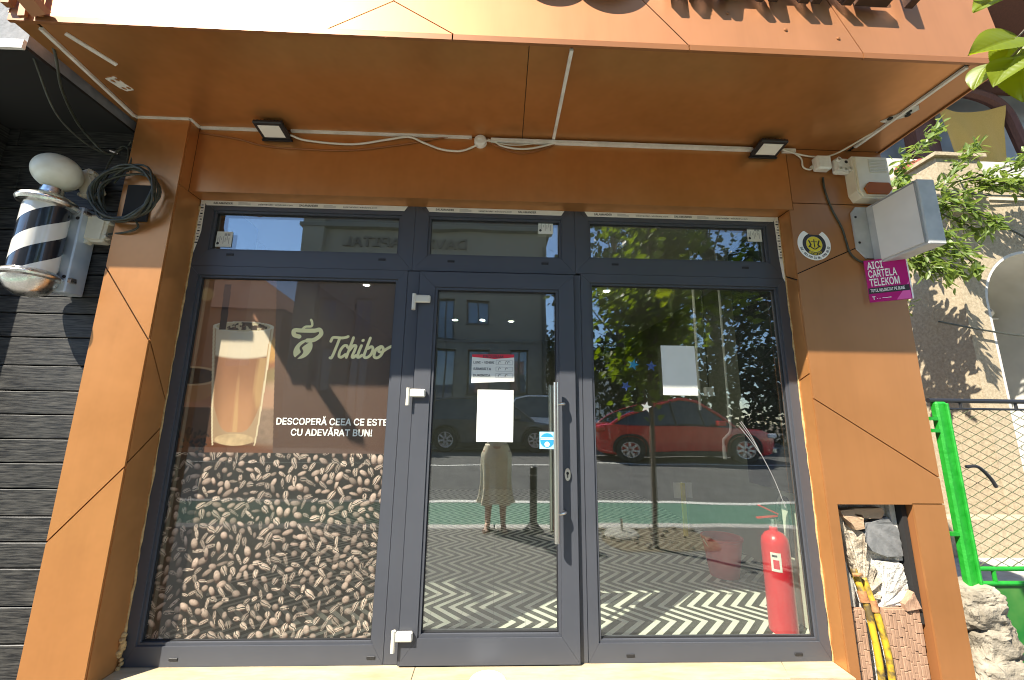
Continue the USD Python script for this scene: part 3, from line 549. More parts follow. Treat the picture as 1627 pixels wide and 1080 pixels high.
# ------------------------------------------------------------------ the printed poster behind the left pane
def poster():
    x0, x1, z0, z1, res = -1.790, -0.612, 0.196, 2.146, 0.0030
    nx, nz = int((x1 - x0) / res), int((z1 - z0) / res)
    X, Z = np.meshgrid(np.linspace(x0, x1, nx), np.linspace(z0, z1, nz)); C = np.zeros((nz, nx, 3))
    r = np.random.default_rng(5)
    F = lambda s, sd: meshkit.fbm(np.stack([X * s, Z * s, 0 * X], -1), 4, sd)
    ss = lambda a, b, t: (lambda q: q * q * (3 - 2 * q))(np.clip((t - a) / (b - a), 0, 1))
    def put(mask, col): C[...] = C * (1 - mask[..., None]) + mask[..., None] * (np.asarray(col) if np.ndim(col) == 1 else col)
    film = lin((112, 84, 72))
    C[...] = film * (0.92 + 0.16 * F(4, 1))[..., None]
    S = X - 0.099 * (2.13 - Z)                     # the photograph hangs a little askew
    pic = (S < -1.351) & (Z > 1.135)
    bg = lin((120, 80, 50)) * (1 - ss(-1.75, -1.40, S)[..., None] * .0) + 0
    t = ss(1.2, 2.1, Z)[..., None]; bgc = 1.5 * (lin((158, 104, 78)) * (1 - t) + lin((140, 92, 62)) * t)
    bgc = bgc * (0.8 + 0.5 * F(3, 4))[..., None]
    put(pic.astype(float), bgc)
    for bx, bz, br, col, a in ((-1.74, 2.05, .05, (240, 190, 130), .7), (-1.38, 1.72, .10, (250, 190, 110), .75), (-1.33, 1.55, .08, (160, 170, 120), .5), (-1.33, 1.42, .14, (225, 180, 150), .7), (-1.42, 2.0, .16, (175, 125, 100), .5), (-1.60, 1.62, .3, (120, 74, 44), .4)):
        d = np.hypot(S + .02 - bx, (Z - bz)); put(pic * a * (1 - ss(br * .6, br, d)), lin(col))
    put(pic * ss(1.40, 1.36, Z) * (S > -1.75), lin((170, 140, 120)) * (0.75 + .5 * F(40, 8))[..., None])          # table
    put(pic * ss(1.385, 1.38, Z) * ss(-1.6, -1.66, S), lin((96, 66, 50)) * (0.75 + .5 * F(12, 9))[..., None])
    put(pic * ss(1.22, 1.16, Z + .15 * (S + 1.5)), lin((120, 70, 40)) * (0.7 + .6 * F(10, 18))[..., None])
    # bowl at the left
    d = np.hypot((S + 1.82) / 0.17, (Z - 1.56) / 0.15); put(pic * (Z < 1.56) * ss(1.05, .95, d), lin((190, 130, 85))); d = np.hypot((S + 1.82) / 0.17, (Z - 1.56) / 0.055)
    put(pic * ss(1.05, 1.0, d), lin((214, 170, 130))); put(pic * ss(.88, .8, d), lin((60, 34, 24)) * (0.5 + F(60, 3))[..., None])
    # glass: axis leans with the picture
    ax = -1.548 + 0.04 * (1.86 - Z)
    zt, zb = 1.86, 1.175; q = np.clip((Z - zb) / (zt - zb), 0, 1)
    half = 0.118 + 0.058 * q ** 0.8; u = (S * 0 + X - 0.055 * (1.9 - Z) - (-1.513)) / half
    put((np.abs(u) < 1.0) * (Z > zb + .02 * u * u) * (Z < zt + .02 * (1 - u * u)) * .75, lin((214, 178, 140)))
    put((np.abs(np.abs(u) - 0.97) < .035) * (Z > zb) * (Z < zt), lin((250, 226, 190)))
    uin = np.abs(u) / 0.9; bot = 1.245 + 0.15 * np.clip(uin, 0, 1.2) ** 4 + 0.0
    drink = (uin < 1) & (Z > bot) & (Z < 1.84); dt = ss(1.25, 1.68, Z)[..., None]
    cof = lin((208, 152, 112)) * (1 - dt) + lin((164, 112, 82)) * dt; cof = cof * (0.86 + .3 * F(7, 21))[..., None] * (1.12 - .3 * ss(.5, 1.0, uin))[..., None]
    put(drink.astype(float), cof)
    streak = meshkit.noise(np.stack([u * 5, Z * 4, 0 * X], -1), 5); put(drink * (Z < 1.67) * ss(.62, .85, streak) * .5, lin((244, 200, 140)))
    put(drink * ss(1.675 - .02 * (1 - u * u), 1.695 - .02 * (1 - u * u), Z), lin((250, 228, 200)) * (0.93 + .12 * F(14, 2))[..., None])
    e = np.hypot(u / 0.95, (Z - 1.855) / 0.030); put(ss(1.02, .97, e), lin((226, 204, 166)))
    mound = (np.abs(u - .12) < .66) & (Z > 1.835) & (Z < 1.885 - .07 * (u - .15) ** 2)
    put(mound * ss(.40, .50, F(55, 33)), lin((62, 40, 28))); put(mound * ss(.62, .7, F(70, 35)), lin((120, 84, 60)))
    put(((np.abs(e - 1.0) < 0.06)).astype(float), lin((250, 236, 214)))
    e = np.hypot(u / 0.9, (Z - 1.205) / 0.035); put(ss(1.0, .9, e) * .8, lin((240, 205, 160)) * (0.7 + .6 * F(40, 6))[..., None])
    put((np.abs(X + 1.636 - .025 * (2.1 - Z)) < 0.020) * (Z > 1.835) * (Z < 2.115), lin((52, 38, 34)))     # straw
    for k in range(34):                                                                                # crumbs at the foot
        cx, cz = r.uniform(-1.80, -1.62), r.uniform(1.14, 1.26); cx -= .0; a = r.uniform(0, 3); rr = r.uniform(.010, .022)
        uu, vv = (S + .09 - cx) * math.cos(a) + (Z - cz) * math.sin(a), -(S + .09 - cx) * math.sin(a) + (Z - cz) * math.cos(a)
        put(pic * (Z < 1.36 - .0) * (np.hypot(uu / rr, vv / (rr * .6)) < 1) * (1.0), lin((64, 42, 30)) * (0.6 + 3.0 * np.clip(vv / rr, 0, .6))[..., None])
    # field of roasted beans
    bz = 1.135; beans = Z < bz
    put(beans.astype(float), lin((34, 29, 22)) * (0.7 + .6 * F(9, 51))[..., None])
    pts = []
    for k in range(14000):
        p = np.array([r.uniform(x0 - .02, x1 + .02), r.uniform(z0 - .02, bz)])
        if all((p[0] - q[0]) ** 2 + (p[1] - q[1]) ** 2 > 0.0345 ** 2 for q in pts[-4000:]): pts.append(p)
        if len(pts) > 1250: break
    for (cx, cz) in pts:
        a = r.uniform(0, math.pi); L, Wd = r.uniform(.016, .034), r.uniform(.008, .0185); kind = r.random(); tone = r.uniform(.45, 1.2)
        i0, i1 = np.searchsorted(Z[:, 0], [cz - .045, cz + .045]); j0, j1 = np.searchsorted(X[0], [cx - .045, cx + .045])
        if i1 <= i0 or j1 <= j0: continue
        xx, zz = X[i0:i1, j0:j1] - cx, Z[i0:i1, j0:j1] - cz; uu = (xx * math.cos(a) + zz * math.sin(a)) / L; vv = (-xx * math.sin(a) + zz * math.cos(a)) / Wd
        d = np.hypot(uu, vv); ins = ss(1.05, .93, d) * (zz + cz < bz)
        nz_ = np.sqrt(np.clip(1 - d * d, 0, 1)); lightd = np.clip(-0.05 + .60 * nz_ + (0.62 * zz / .03 - .35 * xx / .03), 0, 1.5)
        grain = .75 + .5 * meshkit.noise(np.stack([xx * 190, zz * 190, 0 * xx + cx * 50], -1), 3)
        col = (lin((74, 50, 38)) * (1 - np.clip(lightd, 0, 1)[..., None]) + lin((236, 206, 188)) * np.clip(lightd, 0, 1.25)[..., None]) * (tone * grain)[..., None]
        if kind < .62:
            cr = vv - .16 * np.sin(uu * 3) ; col = np.where((np.abs(cr) < .17)[..., None], lin((36, 24, 18)), col); col = np.where((np.abs(np.abs(cr) - .26) < .08)[..., None], lin((248, 226, 206)) * tone, col)
        sl = C[i0:i1, j0:j1]; sl[...] = sl * (1 - ins[..., None]) + col * ins[..., None]
    v = np.column_stack([X.ravel(), np.full(X.size, 0.0330), Z.ravel()]); I = np.arange(nx * nz).reshape(nz, nx)
    a, b, c, d = I[:-1, :-1].ravel(), I[:-1, 1:].ravel(), I[1:, 1:].ravel(), I[1:, :-1].ravel()
    return trimesh.Trimesh(v, np.vstack([np.stack([a, b, c], 1), np.stack([a, c, d], 1)]), process=False), C.reshape(-1, 3) * np.where((Z < 1.135).ravel(), .88, .68)[:, None]
PO = thing('coffee_poster', 'large brown window poster with a coffee glass, roasted beans and white slogan', 'poster', (-1.2, 0.033, 0.2))
pm, pc = poster()
obj(PO, 'printed_film', pm, 'film', colors=pc)
yP = 0.0322
obj(PO, 'slogan', [text('DESCOPERĂ CEEA CE ESTE', 0.036, yP, -0.94, 1.292, align='c', width=0.625, depth=.0006), text('CU ADEVĂRAT BUN!', 0.036, yP, -0.937, 1.232, align='c', width=0.455, depth=.0006)], 'ink_white')
# wordmark drawn with a broad pen
def pen(strokes, w, sx, sz, ox, oz, shear=0.28, taper=None):
    g = []
    for s in strokes:
        p = smooth_path(np.array(s, float), 8) if len(s) > 2 else np.array(s, float)
        g.append(sg.LineString([(ox + sx * (a + shear * b), oz + sz * b) for a, b in p]).buffer(w / 2))
    return unary_union(g)
wm = pen([[(0.0, .80), (.03, .98), (.22, 1.0), (.5, .98), (.72, 1.02), (.80, 1.06)], [(.40, .98), (.39, .5), (.36, .0), (.28, -.04)],
          [(.98, .50), (.88, .60), (.75, .56), (.66, .32), (.70, .06), (.84, .0), (1.0, .14)],
          [(1.10, 1.0), (1.10, .5), (1.10, .0)], [(1.12, .34), (1.24, .58), (1.38, .58), (1.40, .36), (1.38, .06), (1.46, .0), (1.56, .1)],
          [(1.66, .60), (1.64, .3), (1.66, .04), (1.76, .02), (1.86, .12)], [(1.64, .86), (1.655, .88)],
          [(1.98, 1.0), (1.97, .5), (1.98, .08), (2.14, .0), (2.30, .14), (2.32, .42), (2.20, .56), (2.05, .46)],
          [(2.66, .58), (2.48, .42), (2.50, .08), (2.68, .0), (2.84, .14), (2.86, .42), (2.70, .58), (2.64, .36), (2.82, .30), (3.02, .46), (3.22, .60)]], 0.0165, 0.113, 0.118, -1.018, 1.683)
obj(PO, 'wordmark', xz_plate(wm, yP, yP + 0.0006), 'ink_cream')
bean = sa.rotate(sa.scale(sg.Point(0, 0).buffer(1, 32), 0.064, 0.046), 52, origin=(0, 0))
slit = sg.LineString(smooth_path([(-0.035, -0.055), (-.004, -.02), (-0.012, .012), (.03, .05)], 8)).buffer(0.0075)
swirl = sg.LineString(smooth_path([(-0.030, .075), (-.060, .085), (-.062, .112), (-.02, .112), (.05, .112), (.085, .118), (.095, .09), (.06, .058), (.02, .052)], 8)).buffer(0.0125)
swirl2 = sg.LineString(smooth_path([(-0.02, .115), (.0, .135), (.035, .14), (.035, .165), (.028, .178)], 8)).buffer(0.007)
obj(PO, 'cup_emblem', xz_plate(sa.translate(unary_union([bean.difference(slit), swirl, swirl2]), -1.150, 1.727), yP, yP + 0.0006), 'ink_cream')

# ------------------------------------------------------------------ sheets stuck on the door and the right pane
def sheet_paper(name, label, x0, x1, z0, z1, y, tilt=0.0, mat='paper', cat_='paper sheet', warp=0.004):
    n = 12; u, w = np.meshgrid(np.linspace(0, 1, n), np.linspace(0, 1, n)); X = x0 + (x1 - x0) * u + tilt * (1 - w); Z = z0 + (z1 - z0) * w
    Y = y + warp * (meshkit.noise(np.stack([u * 2, w * 2, 0 * u + x0], -1), 4) - .2) * (0.3 + .7 * (1 - w)); I = np.arange(n * n).reshape(n, n)
    a, b, c, d = I[:-1, :-1].ravel(), I[:-1, 1:].ravel(), I[1:, 1:].ravel(), I[1:, :-1].ravel()
    return single(name, trimesh.Trimesh(np.column_stack([X.ravel(), Y.ravel(), Z.ravel()]), np.vstack([np.stack([a, b, c], 1), np.stack([a, c, d], 1)]), process=False), mat, label, cat_, smooth=True)
PR = thing('opening_hours_sheet', 'white opening hours sheet with a red PROGRAM band on the door glass', 'notice', (-0.03, -0.004, 1.545))
obj(PR, 'sheet', xz_plate(P([(-0.153, 1.541), (0.097, 1.553), (0.095, 1.712), (-0.153, 1.708)]), -0.0006, 0.0012), 'paper')
obj(PR, 'red_band', xz_plate(P([(-0.153, 1.708), (0.095, 1.712), (0.095, 1.694), (-0.02, 1.683), (-0.153, 1.694)]), -0.0012, -0.0007), 'ink_red')
obj(PR, 'heading', text('PROGRAM', 0.016, -0.0013, -0.028, 1.689, align='c', width=.118, depth=.0004), 'ink')
for i, (s, w) in enumerate((('LUNI - VINERI', .122), ('SÂMBĂTA', .104), ('DUMINICA', .100))):
    z = 1.655 - 0.038 * i; obj(PR, 'day_line', text(s, 0.0135, -0.0007, -0.143, z, width=w, depth=.0004), 'ink')
    obj(PR, 'hours_box', xz_plate(rect(-0.012, .088, z - .006, z + .020).difference(rect(-0.010, .086, z - .004, z + .018)), -0.0011, -0.0007), 'ink_grey')
    obj(PR, 'hand_written_hours', [tube(smooth_path([(x, -0.001, z), (x + .006, -0.001, z + .014), (x + .016, -.001, z + .010)], 4), .0012, 4) for x in (.002, .042, .056)][: 3 if i == 0 else 2], 'ink')
sheet_paper('door_paper', 'plain white paper sheet on the door glass below the opening hours', -0.115, 0.094, 1.209, 1.503, 0.0005, 0.0)
sheet_paper('window_paper', 'plain white paper sheet hanging askew inside the right pane', 0.985, 1.195, 1.488, 1.787, 0.0200, -0.0, warp=0.004)
BS = thing('blue_round_sticker', 'small pale blue sticker with a white round face mask pictogram beside the door handle', 'sticker', (0.29, -0.002, 1.22))
obj(BS, 'sheet', box(0.246, 0.331, 0.0005, 0.0020, 1.173, 1.268), 'ink_lightblue')
obj(BS, 'disc', xz_plate(sg.Point(.2885, 1.221).buffer(.040), -0.0004, 0.0004), 'ink_blue')
obj(BS, 'printed_line', [box(.252, .325, -.0010, -.0005, 1.232 - .008 * k, 1.236 - .008 * k) for k in range(2)], 'ink_white')
obj(BS, 'white_dot', xz_plate(sg.Point(.288, 1.199).buffer(.014), -0.0010, -0.0005), 'ink_white')
def star(x, z, r, y, mat, lab, a=0.0):
    pts = [(x + (r if k % 2 == 0 else r * .42) * math.sin(a + k * math.pi / 5), z + (r if k % 2 == 0 else r * .42) * math.cos(a + k * math.pi / 5)) for k in range(10)]
    single('star_sticker', xz_plate(P(pts), y, y + 0.002), mat, lab, 'sticker')
star(0.882, 1.416, 0.034, 0.0285, 'silver', 'shiny silver star sticker on the right pane', 0.2)
star(0.815, 1.668, 0.036, 0.0285, 'ink_blue', 'teal blue star sticker, upper left of three on the right pane', 0.3)
star(0.925, 1.66, 0.034, 0.0285, 'ink_navy', 'navy blue star sticker, beside the white paper on the right pane', 0.1)
star(0.765, 1.54, 0.032, 0.0285, 'ink_navy', 'dark blue star sticker, lowest left on the right pane', 0.5)

# ------------------------------------------------------------------ things standing in the shop
EX = thing('fire_extinguisher', 'red fire extinguisher with black hose standing inside the right pane', 'fire extinguisher', (1.735, 0.27, 0.112))
ex = lambda x, y, z: (1.735 + x, 0.27 + y, z)
obj(EX, 'cylinder', lathe([(0.0001, .113), (.074, .113), (.077, .12), (.077, .60), (.070, .635), (.05, .662), (.025, .675), (.022, .70), (.0001, .70)], 28, (1.735, .27, 0)), 'extinguisher', smooth=35)
obj(EX, 'valve', [cyl(ex(0, 0, .70), ex(0, 0, .745), .020, 14), cyl(ex(0, 0, .725), ex(.05, 0, .73), .012, 10)], 'chrome', smooth=35)
obj(EX, 'lever', bar(ex(.03, -.0, .76), ex(-.105, -.01, .752), .018, .008), 'extinguisher')
obj(EX, 'lever', bar(ex(.035, 0, .772), ex(-.085, -.01, .825), .018, .008), 'extinguisher')
obj(EX, 'hose', tube(smooth_path([ex(.04, 0, .73), ex(.05, .01, .82), ex(.085, .02, .865), ex(.125, .02, .84), ex(.135, .02, .76), ex(.115, .01, .60), ex(.10, 0, .52)]), .0135, 10), 'black_rubber', smooth=40)
ha = np.linspace(-2.5, -1.7, 8); q_ = [[1.735 + .0785 * math.cos(t), .27 + .0785 * math.sin(t)] for t in ha]
def wrap(z0, z1, r=.0785, a0=-2.55, a1=-1.85, n=8):
    t = np.linspace(a0, a1, n); v = np.array([[1.735 + r * math.cos(k), .27 + r * math.sin(k), z] for z in (z0, z1) for k in t]); f = []
    for i in range(n - 1): f += [[i, i + 1, n + i + 1], [i, n + i + 1, n + i]]
    return trimesh.Trimesh(v, np.array(f), process=False)
lb_ = obj(EX, 'label', wrap(.46, .565), 'paper', smooth=True); sub(lb_, 'printed_block', wrap(.475, .525, .0790, -2.40, -2.0), 'ink_red'); sub(lb_, 'printed_line', wrap(.540, .552, .0790, -2.45, -2.1), 'ink')
BK = thing('red_bucket', 'dark red plastic bucket standing on the chevron tiles', 'bucket', (1.86, 1.12, 0.112))
obj(BK, 'body', lathe([(0.0001, .115), (.105, .115), (.108, .12), (.150, .39), (.158, .395), (.158, .41), (.146, .41), (.103, .125), (.0001, .125)], 28, (1.86, 1.12, 0)), 'bucket', smooth=35)
obj(BK, 'handle', tube(smooth_path([(1.705, 1.12, .39), (1.74, 1.07, .33), (1.86, 1.0, .28), (1.98, 1.07, .33), (2.015, 1.12, .39)]), .004, 6), 'cable_white')
pc_ = thing('ceiling_conduit', 'white conduit pipe hanging from the ceiling behind the right pane', 'pipe', (1.83, .8, 2.75))
obj(pc_, 'pipe', tube(smooth_path([(1.835, .8, 2.75), (1.835, .8, 2.3), (1.83, .8, 1.5), (1.83, .8, 1.28), (1.79, .8, 1.22), (1.765, .8, 1.19), (1.765, .8, 1.12)], 6), .010, 8), 'white_plastic', smooth=True)
obj(pc_, 'end_sleeve', cyl((1.765, .8, 1.05), (1.765, .8, 1.15), .014, 10), 'white_plastic'); obj(pc_, 'coupling', cyl((1.83, .8, 1.32), (1.83, .8, 1.46), .0135, 10), 'white_plastic')
single('ceiling_cable_pipe', tube([(1.62, .8, 2.75), (1.60, .8, 1.42)], .011, 8), 'white_plastic', 'thinner white pipe hanging beside the paper behind the right pane', 'pipe', smooth=True)
sk = thing('hanging_socket', 'white socket box hanging on a dark cable behind the right pane', 'socket', (1.68, .8, 1.58))
obj(sk, 'box', box(1.645, 1.715, .78, .82, 1.53, 1.60, .006), 'white_plastic'); obj(sk, 'cable', tube([(1.69, .8, 2.75), (1.68, .8, 1.60)], .005, 6), 'cable_black')

YS = thing('yellow_post', 'yellow post with a white plate standing at the back of the shop', 'post', (2.05, 2.2, .112))
obj(YS, 'post', box(2.03, 2.075, 2.18, 2.21, .113, .66, .005), 'sticker_yellow'); obj(YS, 'plate', box(1.96, 2.16, 2.212, 2.222, .50, .66), 'white_plastic')
for k, pts in enumerate(([(1.435, 1.335), (1.52, 1.20), (1.60, 1.03), (1.655, .86)], [(1.445, 1.34), (1.50, 1.25), (1.545, 1.15)], [(1.43, 1.31), (1.49, 1.23), (1.54, 1.155)])):
    obj(GL, 'glass_scratch', tube(smooth_path([(x, .0245, z) for x, z in pts]), .0016, 5), 'ink_grey')
# ------------------------------------------------------------------ fittings on the facade
def floodlight(x, lab):
    t = thing('floodlight', lab, 'lamp', (x, -0.15, ZS - 0.03), group=None); z = ZS - 0.060
    R = rotx(-0.16); o = np.array([x, -0.175, z])
    obj(t, 'housing', place(box(-.085, .085, -.062, .062, -.006, .018, .005), R, o), 'black_metal')
    obj(t, 'lens', place(box(-.062, .062, -.042, .042, -.0085, -.0055), R, o), 'lens')
    obj(t, 'cooling_fin', [place(box(-.07 + .02 * k, -.064 + .02 * k, -.05, .05, .018, .030), R, o) for k in range(8)], 'black_metal')
    obj(t, 'bracket', place(box(-.09, .09, .058, .070, -.012, -.002), R, o), 'black_metal')
    return t
floodlight(-1.375, 'slim black floodlight under the canopy near the left pillar'); floodlight(1.665, 'slim black floodlight under the canopy near the right pillar')
JB = thing('round_junction_box', 'round white junction box on the white strip under the canopy', 'junction box', (-0.13, -0.13, 3.04))
obj(JB, 'cover', place(lathe([(0.0001, .036), (.030, .035), (.038, .026), (.040, .0), (.0001, 0)], 20), rotx(math.pi / 2), (-0.135, -0.102, 3.035)), 'white_dirty', smooth=35)
obj(JB, 'clip', box(-.150, -.122, -.1415, -.139, 3.03, 3.045), 'white_plastic')
def cable(label, pts, r, mat='cable_white', name='cable', cat_='cable'):
    single(name, tube(smooth_path(pts, 6), r, 6), mat, label, cat_, smooth=True)
cable('white cable sagging from the left floodlight to the round junction box', [(-1.29, -.13, 3.02), (-1.19, -.112, 3.0), (-.92, -.110, 2.988), (-.70, -.112, 3.03), (-.577, -.113, 3.050), (-.48, -.115, 3.01), (-.379, -.115, 2.972), (-.28, -.115, 2.962), (-.224, -.112, 2.976), (-.15, -.115, 3.012)], .0065)
cable('thin dark cable running along the lintel from the left pillar', [(-1.85, -.1065, 3.034), (-1.62, -.1065, 3.0), (-1.444, -.1065, 2.957), (-1.2, -.1065, 2.945), (-.914, -.1065, 2.95), (-.574, -.107, 3.01), (-.36, -.108, 3.06), (-.19, -.108, 3.062)], .0042, 'copper_edge')
cable('white cable loop right of the round junction box', [(-.10, -.12, 3.04), (-.04, -.112, 3.035), (.0, -.110, 3.012), (.10, -.112, 2.995), (.20, -.112, 3.005), (.344, -.115, 3.045)], .006)
cable('thin white wire above the loop beside the round junction box', [(-.09, -.12, 3.05), (-.02, -.110, 3.03), (.09, -.110, 3.022), (.22, -.110, 3.04), (.34, -.115, 3.055)], .0035)
cable('dark wire loop hanging lowest right of the round junction box', [(-.09, -.12, 3.03), (.0, -.108, 3.0), (.08, -.108, 2.972), (.166, -.108, 2.974), (.26, -.108, 3.005), (.355, -.112, 3.05)], .0035, 'copper_edge')
cable('white cable from the right floodlight running up beside the canopy edge', [(1.76, -.15, 3.03), (1.90, -.115, 3.025), (2.02, -.112, 3.013), (2.13, -.116, 3.03), (2.20, -.20, 3.052), (2.24, -.34, 3.060)], .0055)
cable('short white cable dropping to the left white box', [(1.87, -.115, 3.035), (1.92, -.108, 3.0), (1.925, -.108, 2.94), (1.96, -.112, 2.92), (1.985, -.115, 2.93)], .005)
cable('dark cable hanging from the white boxes down to the light box sign', [(2.045, -.108, 2.87), (2.048, -.106, 2.78), (2.076, -.106, 2.65), (2.12, -.106, 2.53), (2.135, -.106, 2.44), (2.15, -.106, 2.36), (2.20, -.108, 2.31), (2.26, -.11, 2.305)], .0055, 'cable_black')
BX = thing('white_control_box', 'small square white plastic box, left of two beside the alarm siren', 'junction box', (2.03, -.13, 2.9))
obj(BX, 'body', box(1.985, 2.08, -.155, -.1015, 2.905, 3.0, .010), 'white_dirty'); obj(BX, 'tab', box(1.972, 1.99, -.12, -.1015, 2.93, 2.945), 'white_dirty')
BX2 = thing('round_cornered_junction_box', 'white junction box with a dark knockout hole touching the alarm siren', 'junction box', (2.15, -.13, 2.9))
obj(BX2, 'body', box(2.105, 2.212, -.150, -.1015, 2.885, 2.99, .016), 'white_dirty')
obj(BX2, 'cable_gland', [place(lathe([(.016, 0), (.016, .008), (.010, .010)], 12), rotx(math.pi / 2), (x, -.1495, z)) for x, z in ((2.125, 2.905), (2.19, 2.905), (2.125, 2.97), (2.158, 2.90))], 'white_dirty')
obj(BX2, 'knockout', place(lathe([(.0001, 0.001), (.011, .001)], 12), rotx(math.pi / 2), (2.172, -.1512, 2.955)), 'dark_gap')
SI = thing('alarm_siren', 'beige alarm siren with louvres and an orange flasher lens', 'siren', (2.3, -.14, 2.7))
sp = P([(2.198, 2.985), (2.425, 2.985), (2.425, 2.745), (2.395, 2.70), (2.222, 2.70), (2.198, 2.745)])
obj(SI, 'housing', xz_plate(sp, -.165, -.1015), 'cream_plastic'); obj(SI, 'front_bevel', xz_plate(sp.buffer(-.012, join_style=2), -.175, -.1655), 'cream_plastic')
for k in range(9): obj(SI, 'louvre', box(2.29, 2.405, -.1785, -.1755, 2.955 - .0105 * k, 2.9605 - .0105 * k), 'beige_hinge')
obj(SI, 'flasher_lens', xz_plate(P([(2.232, 2.757), (2.265, 2.797), (2.392, 2.797), (2.408, 2.757), (2.378, 2.722), (2.246, 2.722)]), -.186, -.1755), 'orange_lens')
# projecting light box
LB = thing('light_box_sign', 'blank grey light box sign sticking out from the right pillar', 'light box', (2.3, -.25, 2.35))
obj(LB, 'base_plate', xz_plate(P([(2.192, 2.63), (2.222, 2.668), (2.30, 2.668), (2.30, 2.33), (2.245, 2.33), (2.192, 2.39)]), -.112, -.1015), 'grey_steel')
for z in (2.60, 2.43): obj(LB, 'screw', place(lathe([(.0001, .004), (.007, .003), (.008, 0)], 10), rotx(math.pi / 2), (2.213, -.112, z)), 'black_metal')
obj(LB, 'case', box(2.285, 2.385, -.425, -.1125, 2.285, 2.665, .004), 'grey_steel')
obj(LB, 'face_panel', yz_plate(rect(-.412, -.165, 2.30, 2.650), 2.279, 2.2845), 'white_plastic')
obj(LB, 'edge_tape', [yz_plate(rect(-.420, -.160, 2.647, 2.653), 2.276, 2.2785), yz_plate(rect(-.416, -.411, 2.295, 2.655), 2.276, 2.2785)], 'ink_grey')
# magenta card sign
TK = thing('magenta_card_sign', 'magenta sign reading AICI CARTELA TELEKOM below the light box', 'sign', (2.22, -.115, 2.0))
TA, TB = np.array([2.212, -.118, 0]), np.array([2.372, -.215, 0]); TU = (TB - TA) / np.linalg.norm(TB - TA); TW = np.linalg.norm(TB - TA)
def on_card(m):        # from a drawing in x (0..width), y = 0, z to the sign's own plane
    v = np.asarray(m.vertices); n = np.array([-TU[1], TU[0], 0]); return trimesh.Trimesh(TA + v[:, :1] * TU + v[:, 1:2] * n + v[:, 2:] * np.array([0, 0, 1.0]), m.faces, process=False)
zc = 2.045
obj(TK, 'panel', on_card(xz_plate(rect(0, TW, zc, zc + .262), 0, .006)), 'magenta')
for s, h, z, w in (('AICI', .044, .205, .072), ('CARTELA', .044, .152, .128), ('TELEKOM', .044, .098, .134)): obj(TK, 'lettering', on_card(text(s, h, -.0008, .012, zc + z, width=w, depth=.0006)), 'ink_white')
obj(TK, 'black_band', on_card(xz_plate(rect(.002, TW - .004, zc + .052, zc + .087), -.0012, -.0004)), 'ink')
obj(TK, 'lettering', on_card(text('TOTUL NELIMITAT PE BUNE', .018, -.0016, .010, zc + .061, width=.152, depth=.0006)), 'ink_white')
obj(TK, 'pink_corner', on_card(xz_plate(P([(.120, zc + .003), (TW - .004, zc + .003), (TW - .004, zc + .105), (.150, zc + .05)]), -.0010, -.0003)), 'pink')
obj(TK, 'small_mark', on_card(cat([text('T', .020, -.0008, .012, zc + .014, depth=.0006), xz_plate(unary_union([rect(.034, .038, zc + .018, zc + .022), rect(.045, .049, zc + .018, zc + .022), rect(.058, .098, zc + .0195, zc + .023)]), -.0012, -.0008)])), 'ink_white')
obj(TK, 'white_edge', on_card(xz_plate(rect(TW, TW + .006, zc, zc + .262), -.001, .007)), 'ink_white')
# security company sticker with torn top
SK = thing('security_sticker', 'torn round yellow, black and white security company sticker on the right pillar', 'sticker', (1.93, -.102, 2.4))
cx, cz, RR = 1.931, 2.415, .104
torn = P([(1.80, 2.60), (1.852, 2.505), (1.88, 2.50), (1.91, 2.478), (1.965, 2.476), (1.992, 2.50), (2.03, 2.51), (2.1, 2.6)])
D_ = lambda r: sg.Point(cx, cz).buffer(r, 32).difference(torn)
obj(SK, 'white_disc', xz_plate(D_(RR), -.1030, -.1015), 'ink_white'); obj(SK, 'black_ring', xz_plate(D_(.073).difference(sg.Point(cx, cz).buffer(.051)), -.1036, -.1031), 'ink'); obj(SK, 'yellow_disc', xz_plate(D_(.050), -.1036, -.1031), 'sticker_yellow')
obj(SK, 'crest', xz_plate(unary_union([sg.LineString([(cx, cz - .02), (cx, cz + .03)]).buffer(.003), sg.LineString(smooth_path([(cx - .03, cz - .012), (cx - .015, cz - .025), (cx, cz - .032), (cx + .015, cz - .025), (cx + .03, cz - .012)])).buffer(.0035),
    sg.LineString([(cx - .018, cz + .016), (cx + .018, cz + .016)]).buffer(.0022), sg.LineString([(cx - .032, cz + .022), (cx - .022, cz - .004), (cx - .034, cz - .016)]).buffer(.0045), sg.LineString([(cx + .032, cz + .022), (cx + .022, cz - .004), (cx + .034, cz - .016)]).buffer(.0045)]), -.1042, -.1037), 'ink')
def arc_text(s, h, r, a0, a1, mat, out=True):
    ms = []
    for k, ch in enumerate(s):
        if ch == ' ': continue
        a = a0 + (a1 - a0) * (k + .5) / len(s); m = meshkit.text_mesh(ch, h, .0005, True); v = m.vertices.copy(); v[:, 0] -= v[:, 0].mean(); v[:, 0] *= .9; v[:, 1] -= h / 2
        ph = a + math.pi / 2 if out else a - math.pi / 2; ph = a + math.pi / 2
        X = cx + r * math.cos(a) + v[:, 0] * math.cos(ph) - v[:, 1] * math.sin(ph); Z = cz + r * math.sin(a) + v[:, 0] * math.sin(ph) + v[:, 1] * math.cos(ph)
        ms.append(trimesh.Trimesh(np.column_stack([X, -.1038 - v[:, 2], Z]), m.faces, process=False))
    obj(SK, 'lettering', ms, mat)
arc_text('INT. 021.019 31 86, 0752 20 32', .013, .089, math.pi * 1.07, math.pi * 1.95, 'ink'); arc_text('SECURITY', .014, .062, math.pi * 1.28, math.pi * 1.72, 'sticker_yellow')

